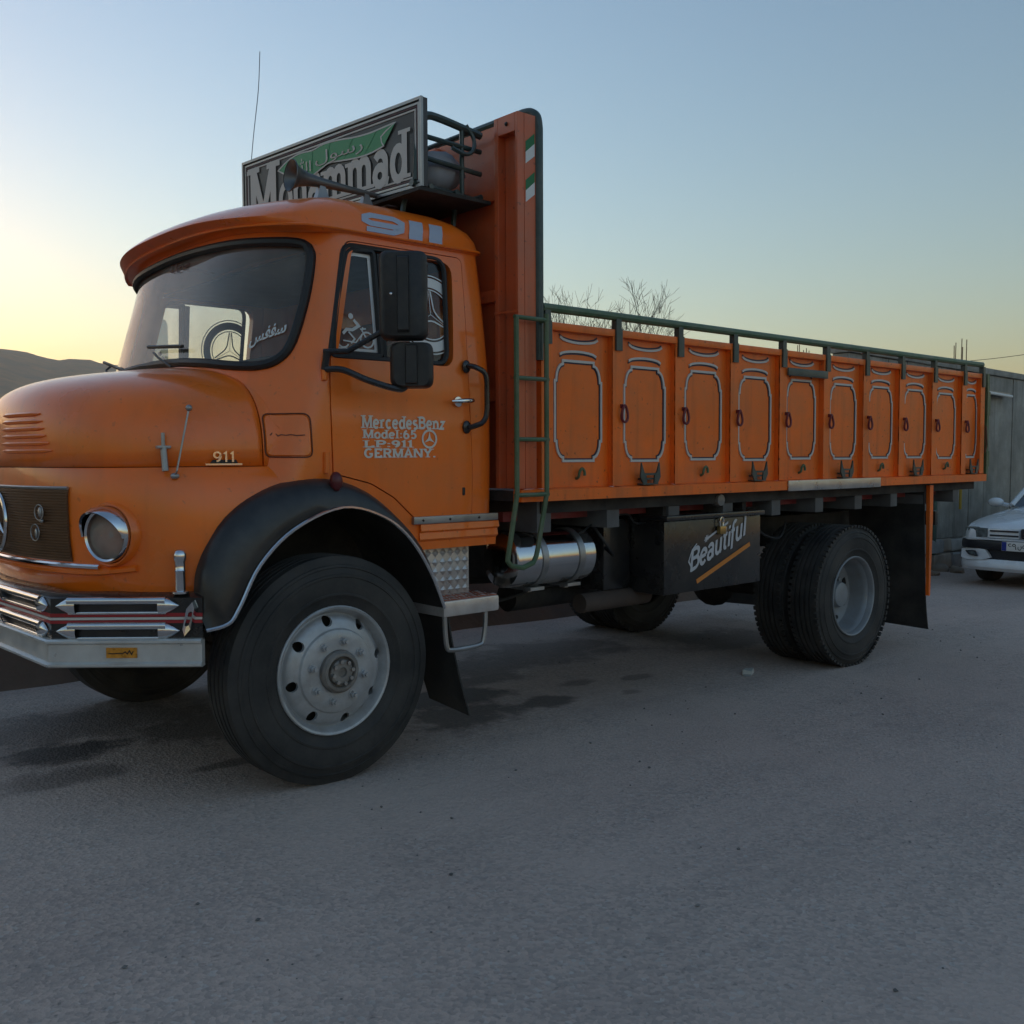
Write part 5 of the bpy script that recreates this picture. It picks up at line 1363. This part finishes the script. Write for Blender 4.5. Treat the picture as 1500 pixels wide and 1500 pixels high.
# ---- bare trees behind the truck
bark = mat('bark', (.10, .075, .06), .95, noise=(8, .3))
def bare_tree(loc, H, seed, label):
    rd = random.Random(seed); root = thing('bare_tree', label, 'tree', loc, 'bare winter trees behind the truck'); tr = MB(); cr = MB()
    def grow(p, d, L, r, depth, mb):
        pts = [p]; rs_ = [r]; n = 4 if depth < 3 else 3
        for k in range(n):
            d = (d+Vector((rd.uniform(-1,1), rd.uniform(-1,1), rd.uniform(-.4,.8)))*.17).normalized(); p = p+d*L/n; pts.append(p); rs_.append(r*lerp(1, .6, (k+1)/n))
        mb.tube(pts, rs_, 6 if depth < 2 else 4 if depth < 4 else 3, cap=False)
        if depth >= 7: return
        nb = 3 if depth < 2 else rd.choice((2, 3, 3))
        for k in range(nb):
            ax_ = Vector((rd.uniform(-1,1), rd.uniform(-1,1), rd.uniform(-1,1))).cross(d)
            if ax_.length < .1: continue
            dd = (Matrix.Rotation(rd.uniform(.3, .75), 3, ax_.normalized()) @ d); dd = (dd+Vector((0,0,.12))).normalized()
            q = pts[-1] if k == 0 else pts[rd.randint(max(1, len(pts)-3), len(pts)-1)]
            grow(q, dd, L*rd.uniform(.66, .86), max(.0062, r*.6*rd.uniform(.75,1)), depth+1, cr)
    grow(Vector((0,0,-.1)), Vector((rd.uniform(-.05,.05), rd.uniform(-.05,.05), 1)), H*.27, H*.022, 0, tr)
    tr.obj('trunk', bark, root); cr.obj('crown', bark, root)
    return root
def at_px(px, dist):    # ground point seen at picture column px (1500 wide), at ground distance dist
    dv = ROOTM.to_3x3() @ (fw+r2*((px-750)/FPX)); dv.z = 0; dv.normalize(); c = ROOTM @ Vector((-2.295,-3.7199,1.4195)); return (c.x+dv.x*dist, c.y+dv.y*dist, 0)
bare_tree(at_px(862, 34), 7.9, 4, 'bare tree nearest the headboard with a wide tangle of twigs')
bare_tree(at_px(945, 36), 7.9, 9, 'bare tree with upright forked trunk in the gap beyond the headboard')
bare_tree(at_px(1000, 41), 7.6, 15, 'small low bare tree showing just above the bed rail')
bare_tree(at_px(826, 38), 8.2, 31, 'farther bare tree half hidden behind the headboard edge')

# ---- unfinished columns with starter bars
def column(px, dist, z, label, n, hh_):
    x, y, _ = at_px(px, dist); root = thing('concrete_column', label, 'column', (x, y, 0), 'unfinished concrete columns')
    MB().box((-.2,-.2,0),(.2,.2,z), .01).obj('shaft', concm, root)
    for k in range(n):
        a = 2*math.pi*k/n; rx = .16*math.cos(a); ry = .16*math.sin(a); h = hh_*random.uniform(.75, 1.1)
        MB().tube([(rx, ry, z-.2), (rx*1.1+random.uniform(-.03,.03), ry, z+h)], .012, 5).obj('rebar', rusty, root)
column(1172, 30, 4.15, 'concrete column with a cluster of thin starter bars above the bed rail', 5, .9)
column(1400, 30, 4.05, 'concrete column with tall starter bars beside the grey wall', 5, 1.0)
column(1378, 33, 4.1, 'short concrete column with low stubby bars beyond the bed end', 4, .35)
c0 = at_px(1135, 46); c1_ = at_px(1560, 46)
wr = MB().tube([(lerp(c0[0], c1_[0], k/16), lerp(c0[1], c1_[1], k/16), 6.45-.5*(1-(k/8-1)**2)) for k in range(17)], .012, 5).obj('overhead_wire', blackp, None)
tag(wr, 'thin overhead wire sagging across the sky above the wall', 'wire')
for px in (1135, 1560):
    x, y, _ = at_px(px, 46); pl = MB().tube([(x, y, 0), (x, y, 6.6 if px > 1500 else 6.46)], [.10, .05], 8).obj('wire_pole', mat('pole_grey', (.2,.19,.18), .8), None)
    tag(pl, 'slim pole carrying the overhead wire %s' % ('behind the truck bed' if px < 1500 else 'beyond the concrete wall'), 'pole')

# ================================================================== white saloon car behind the truck (faces the truck)
carw = mat('white_car_paint', (.76, .79, .82), .25, 0, .8, noise=(3, .03), dust=(DUST, .12, 5))
carb = mat('car_black_trim', (.012, .013, .02), .4)
CX, CY = 10.0, 0.93
car = thing('white_saloon_car', 'white saloon car with black bumper band parked by the grey wall', 'car', (CX, CY, 0))
def csec(x, hw, zb, zs, zt, cr_):   # half section: bottom, side, shoulder, crowned top
    half = [(0, zb), (hw*.86, zb), (hw*.96, zb+.06), (hw, lerp(zb, zs, .5)), (hw*.985, zs-.04), (hw*.95, zs+.02), (hw*.80, lerp(zs, zt, .55)), (hw*.5, lerp(zs, zt, .9)), (0, zt)]
    return [(x, w, z) for w, z in half]+[(x, -w, z) for w, z in reversed(half[1:-1])]
sts = [(.03,.60,.42,.64,.72),(.06,.72,.40,.665,.75),(.14,.79,.34,.695,.785),(.30,.83,.27,.73,.83),(.6,.845,.24,.785,.895),(1.0,.85,.22,.83,.95),(1.32,.852,.22,.86,.985),(1.8,.855,.2,.89,.97),(2.6,.855,.2,.91,.97),(3.4,.85,.22,.92,.98),(4.1,.82,.28,.92,1.0),(4.42,.74,.36,.86,.94)]
cb = MB().loft([csec(a, b_, c, d_, e, 0) for a, b_, c, d_, e in sts]).obj('body', carw, car, angle=50)
wc = []
for x in (.80, 3.47): wc.append(MB().cyl((x, -1, .30), (x, 1, .30), .345, 28).obj('tmp', carw, None))
boolean(cb, wc)
MB().box((.4,-.6,.2),(4.2,.6,.7)).obj('underbody', under, car, smooth=False)
gh_ = MB().loft([[(1.28,-.70,.94),(1.28,.70,.94),(3.95,.68,.98),(3.95,-.68,.98)], [(1.62,-.64,1.17),(1.62,.64,1.17),(3.72,.62,1.2),(3.72,-.62,1.2)], [(2.0,-.56,1.375),(2.0,.56,1.375),(3.35,.54,1.37),(3.35,-.54,1.37)], [(2.25,-.5,1.405),(2.25,.5,1.405),(3.1,.48,1.40),(3.1,-.48,1.40)]])
gh_.obj('greenhouse', mat('car_glass', (.02,.025,.03), .06, 0, 1.0), car, angle=30)
for s_ in (-1, 1):
    MB().tube([(1.30,s_*.70,.955),(1.64,s_*.645,1.18),(2.02,s_*.56,1.385),(2.3,s_*.52,1.41),(3.1,s_*.50,1.405),(3.36,s_*.545,1.375),(3.95,s_*.68,.99)], .035, 8).obj('pillar', carw, car)
    MB().tube([(2.6,s_*.69,.97),(2.62,s_*.55,1.39)], .03, 6).obj('pillar', carw, car)
    w = MB().lathe([(.001,-.02),(.12,-.025),(.17,-.01),(.19,.0),(.20,-.012),(.25,-.015),(.285,.0),(.295,.03),(.295,.15),(.28,.18),(.18,.18)], (0,0,0), 'Y', 32)
    for x in (.80, 3.47):
        o = mobj('wheel', [(x+v.x, s_*(.83-v.y) if True else 0, .295+v.z) for v in w.v], w.f, rubber, car); 
        MB().cyl((x, s_*.80, .295), (x, s_*.845, .295), .18, 20).obj('hub_cap', dullsteel, car)
    hl = MB().loft([[(x_, s_*y_, z_) for x_, y_, z_ in l] for l in ([(.015,.47,.60),(.02,.47,.70),(.12,.47,.735)], [(.03,.60,.595),(.035,.60,.705),(.15,.60,.74)], [(.09,.72,.60),(.10,.735,.705),(.2,.72,.74)], [(.24,.828,.62),(.25,.835,.70),(.30,.80,.735)])])
    hl.obj('headlight', mat('headlight_glass', (.16,.19,.20), .10, .5, 1.0, noise=(30,.5)), car)
    mr_ = MB().sphere((1.42, s_*.95, .99), .10, 14, (.7, 1.05, .62)); mr_.tube([(1.46,s_*.80,.95),(1.44,s_*.9,.97)], .03, 6); mr_.obj('wing_mirror', carw, car)
def cring(prof_pts, name, m):      # band following the bumper plan
    pl = [(.36,.852),(.18,.80),(.08,.68),(.03,.52),(-.005,.3),(-.012,0)]
    pl = pl+[(x, -y) for x, y in reversed(pl[:-1])]
    rings = []
    for (x, y) in pl:
        s_ = (y/.85); rings.append([(x-o, y+.02*s_*(o > 0), z) for o, z in prof_pts])
    return MB().loft(rings).obj(name, m, car, angle=35)
cring([(0,.455),(.045,.46),(.055,.51),(.045,.56),(0,.565)], 'bumper_band', carb)
cring([(0,.57),(.03,.572),(.03,.585),(0,.59)], 'bumper_top', carw)
cring([(-.02,.20),(.02,.20),(.055,.24),(.055,.30),(.03,.34),(-.02,.34)], 'bumper_lip', carw)
cring([(-.05,.33),(.0,.33),(.0,.46),(-.05,.46)], 'lower_grille', carb)
for s_ in (-1, 1):
    fgx = lambda y: interp(y, [.40,.5,.72,.80], [-.01,0,.05,.10])-.0365
    fgo = rnd_xz([(.56,.365),(.68,.375),(.735,.43),(.60,.435)], .02)
    e = MB().loft([[(fgx(y)+o, s_*y, z) for y, z in fgo] for o in (.02, -.003)]); e.obj('fog_lamp', carb, car)
    e = MB().loft([[(fgx(.62+(y-.62)*.6)-.0045, s_*(.62+(y-.62)*.6), .405+(z-.405)*.6) for y, z in fgo], [(fgx(.62+(y-.62)*.6)-.006, s_*(.62+(y-.62)*.6), .405+(z-.405)*.6) for y, z in fgo]]); e.obj('fog_lens', mat('headlight_glass', (.2,.2,.2)), car)
    e = MB().loft([[(x_-o, s_*y, z) for x_, y, z in ((.10,.80,.34),(.05,.72,.32),(.0,.5,.33),(-.01,.40,.36),(.0,.47,.455),(.03,.56,.46),(.09,.74,.455),(.14,.81,.44))] for o in (-.05,.035)]); e.obj('bumper_corner', carw, car)
    for z in (.628, .682): MB().box((-.012,s_*.10 if s_ > 0 else -.43,z-.010),(.05,.43 if s_ > 0 else -.10,z+.010), .004).obj('grille_bar', carb, car)
    MB().box((.0, s_*.09 if s_ > 0 else -.455, .595), (.06, .455 if s_ > 0 else -.09, .71), .006).obj('grille_panel', carw, car)
bdg = rnd_xz([(-.06,.60),(.06,.60),(.065,.72),(-.065,.72)], .02); MB().prism(bdg, lambda u, v, d: (d, u, v), -.025, .06).obj('badge_shield', carb, car)
lion = D2().stroke([(.035,.61),(.015,.63),(.03,.655),(.0,.665),(.01,.688),(-.02,.685)], .009).stroke([(.015,.63),(-.02,.615),(-.035,.625)], .008).stroke([(.03,.655),(-.01,.64),(-.04,.655)], .008)
lion.obj('badge_emblem', lambda u, v, dd: (-.0275, u, v+.01), chrome, car)
MB().box((-.078,-.26,.455),(-.066,.26,.565), .003).obj('number_plate', white, car)
MB().box((-.0805,.205,.458),(-.0775,.257,.562)).obj('plate_band', mat('plate_blue', (.01,.03,.25), .4), car, smooth=False)
pt = fit(textmesh('\u06f6\u06f9'), 0, 0, .10, .07); pt.merge(fit(textmesh('\u0635'), .115, -.005, .085, .065)); pt.merge(fit(textmesh('\u06f8\u06f4\u06f2'), .215, 0, .14, .07))
pt.obj('plate_characters', lambda u, v, dd: (-.080, .19-u, .475+v), gasket, car)
MB().tube([(1.36,-.5,.965),(1.34,-.2,.985),(1.34,.3,.985),(1.38,.62,.96)], .02, 6).obj('scuttle_trim', carb, car)

# ================================================================== litter
pb = MB().loft([[(-.06,-.03,.004),(.06,-.03,.004),(.06,.03,.004),(-.06,.03,.004)], [(-.055,-.032,.03),(.05,-.025,.036),(.055,.03,.028),(-.05,.03,.034)]])
pbo = pb.obj('crushed_carton', mat('carton_white', (.5,.5,.46), .7, noise=(25,.15)), None, smooth=False)
fl_ = MB().add([(-.10,-.03,.004),(-.06,-.03,.012),(-.06,.02,.01),(-.11,.015,.003)], [(0,1,2,3)]).obj('carton_flap', mat('carton_inner', (.35,.34,.31), .8), pbo, smooth=False)
c_ = ROOTM @ Vector((3.37,.20,-.06)); pbo.location = (c_.x, c_.y, 0); pbo.rotation_euler = (0, 0, R(25)); tag(pbo, 'small crushed white carton lying on the asphalt by the rear wheel', 'carton')
peb = MB(); rp = random.Random(2)
for k in range(420):
    x = rp.uniform(-2.5, 7.5); y = rp.uniform(-3.0, 2.4); s_ = rp.choice((.003,.003,.004,.005,.006,.009)); zc_ = s_*.4
    v_ = [(x+s_*rp.uniform(.7,1.3), y, zc_), (x-s_*rp.uniform(.7,1.3), y, zc_), (x, y+s_*rp.uniform(.7,1.3), zc_), (x, y-s_*rp.uniform(.7,1.3), zc_), (x, y, zc_+s_*.6), (x, y, zc_-s_*.6)]
    peb.add(v_, [(0,2,4),(2,1,4),(1,3,4),(3,0,4),(2,0,5),(1,2,5),(3,1,5),(0,3,5)])
po = peb.obj('grit', mat('grit_dark', (.16,.15,.14), .9, noise=(2,.5)), None, smooth=False); stuff(po); po['label'] = 'fine loose grit scattered over the asphalt'; po['category'] = 'grit'

# ================================================================== evening haze
hzm = bpy.data.materials.new('haze'); hzm.use_nodes = True; hn = hzm.node_tree
for n in list(hn.nodes): hn.nodes.remove(n)
ho = hn.nodes.new('ShaderNodeOutputMaterial'); pv = hn.nodes.new('ShaderNodeVolumePrincipled')
pv.inputs['Color'].default_value = (.97, .90, .80, 1); pv.inputs['Density'].default_value = .00026; pv.inputs['Anisotropy'].default_value = .6
hn.links.new(pv.outputs[0], ho.inputs['Volume'])
hb_ = MB().box((-3300,-3300,-5),(3300,3300,255)).obj('haze', hzm, None, smooth=False); stuff(hb_); hb_['label'] = 'pale evening haze hanging over the whole valley'; hb_['category'] = 'haze'
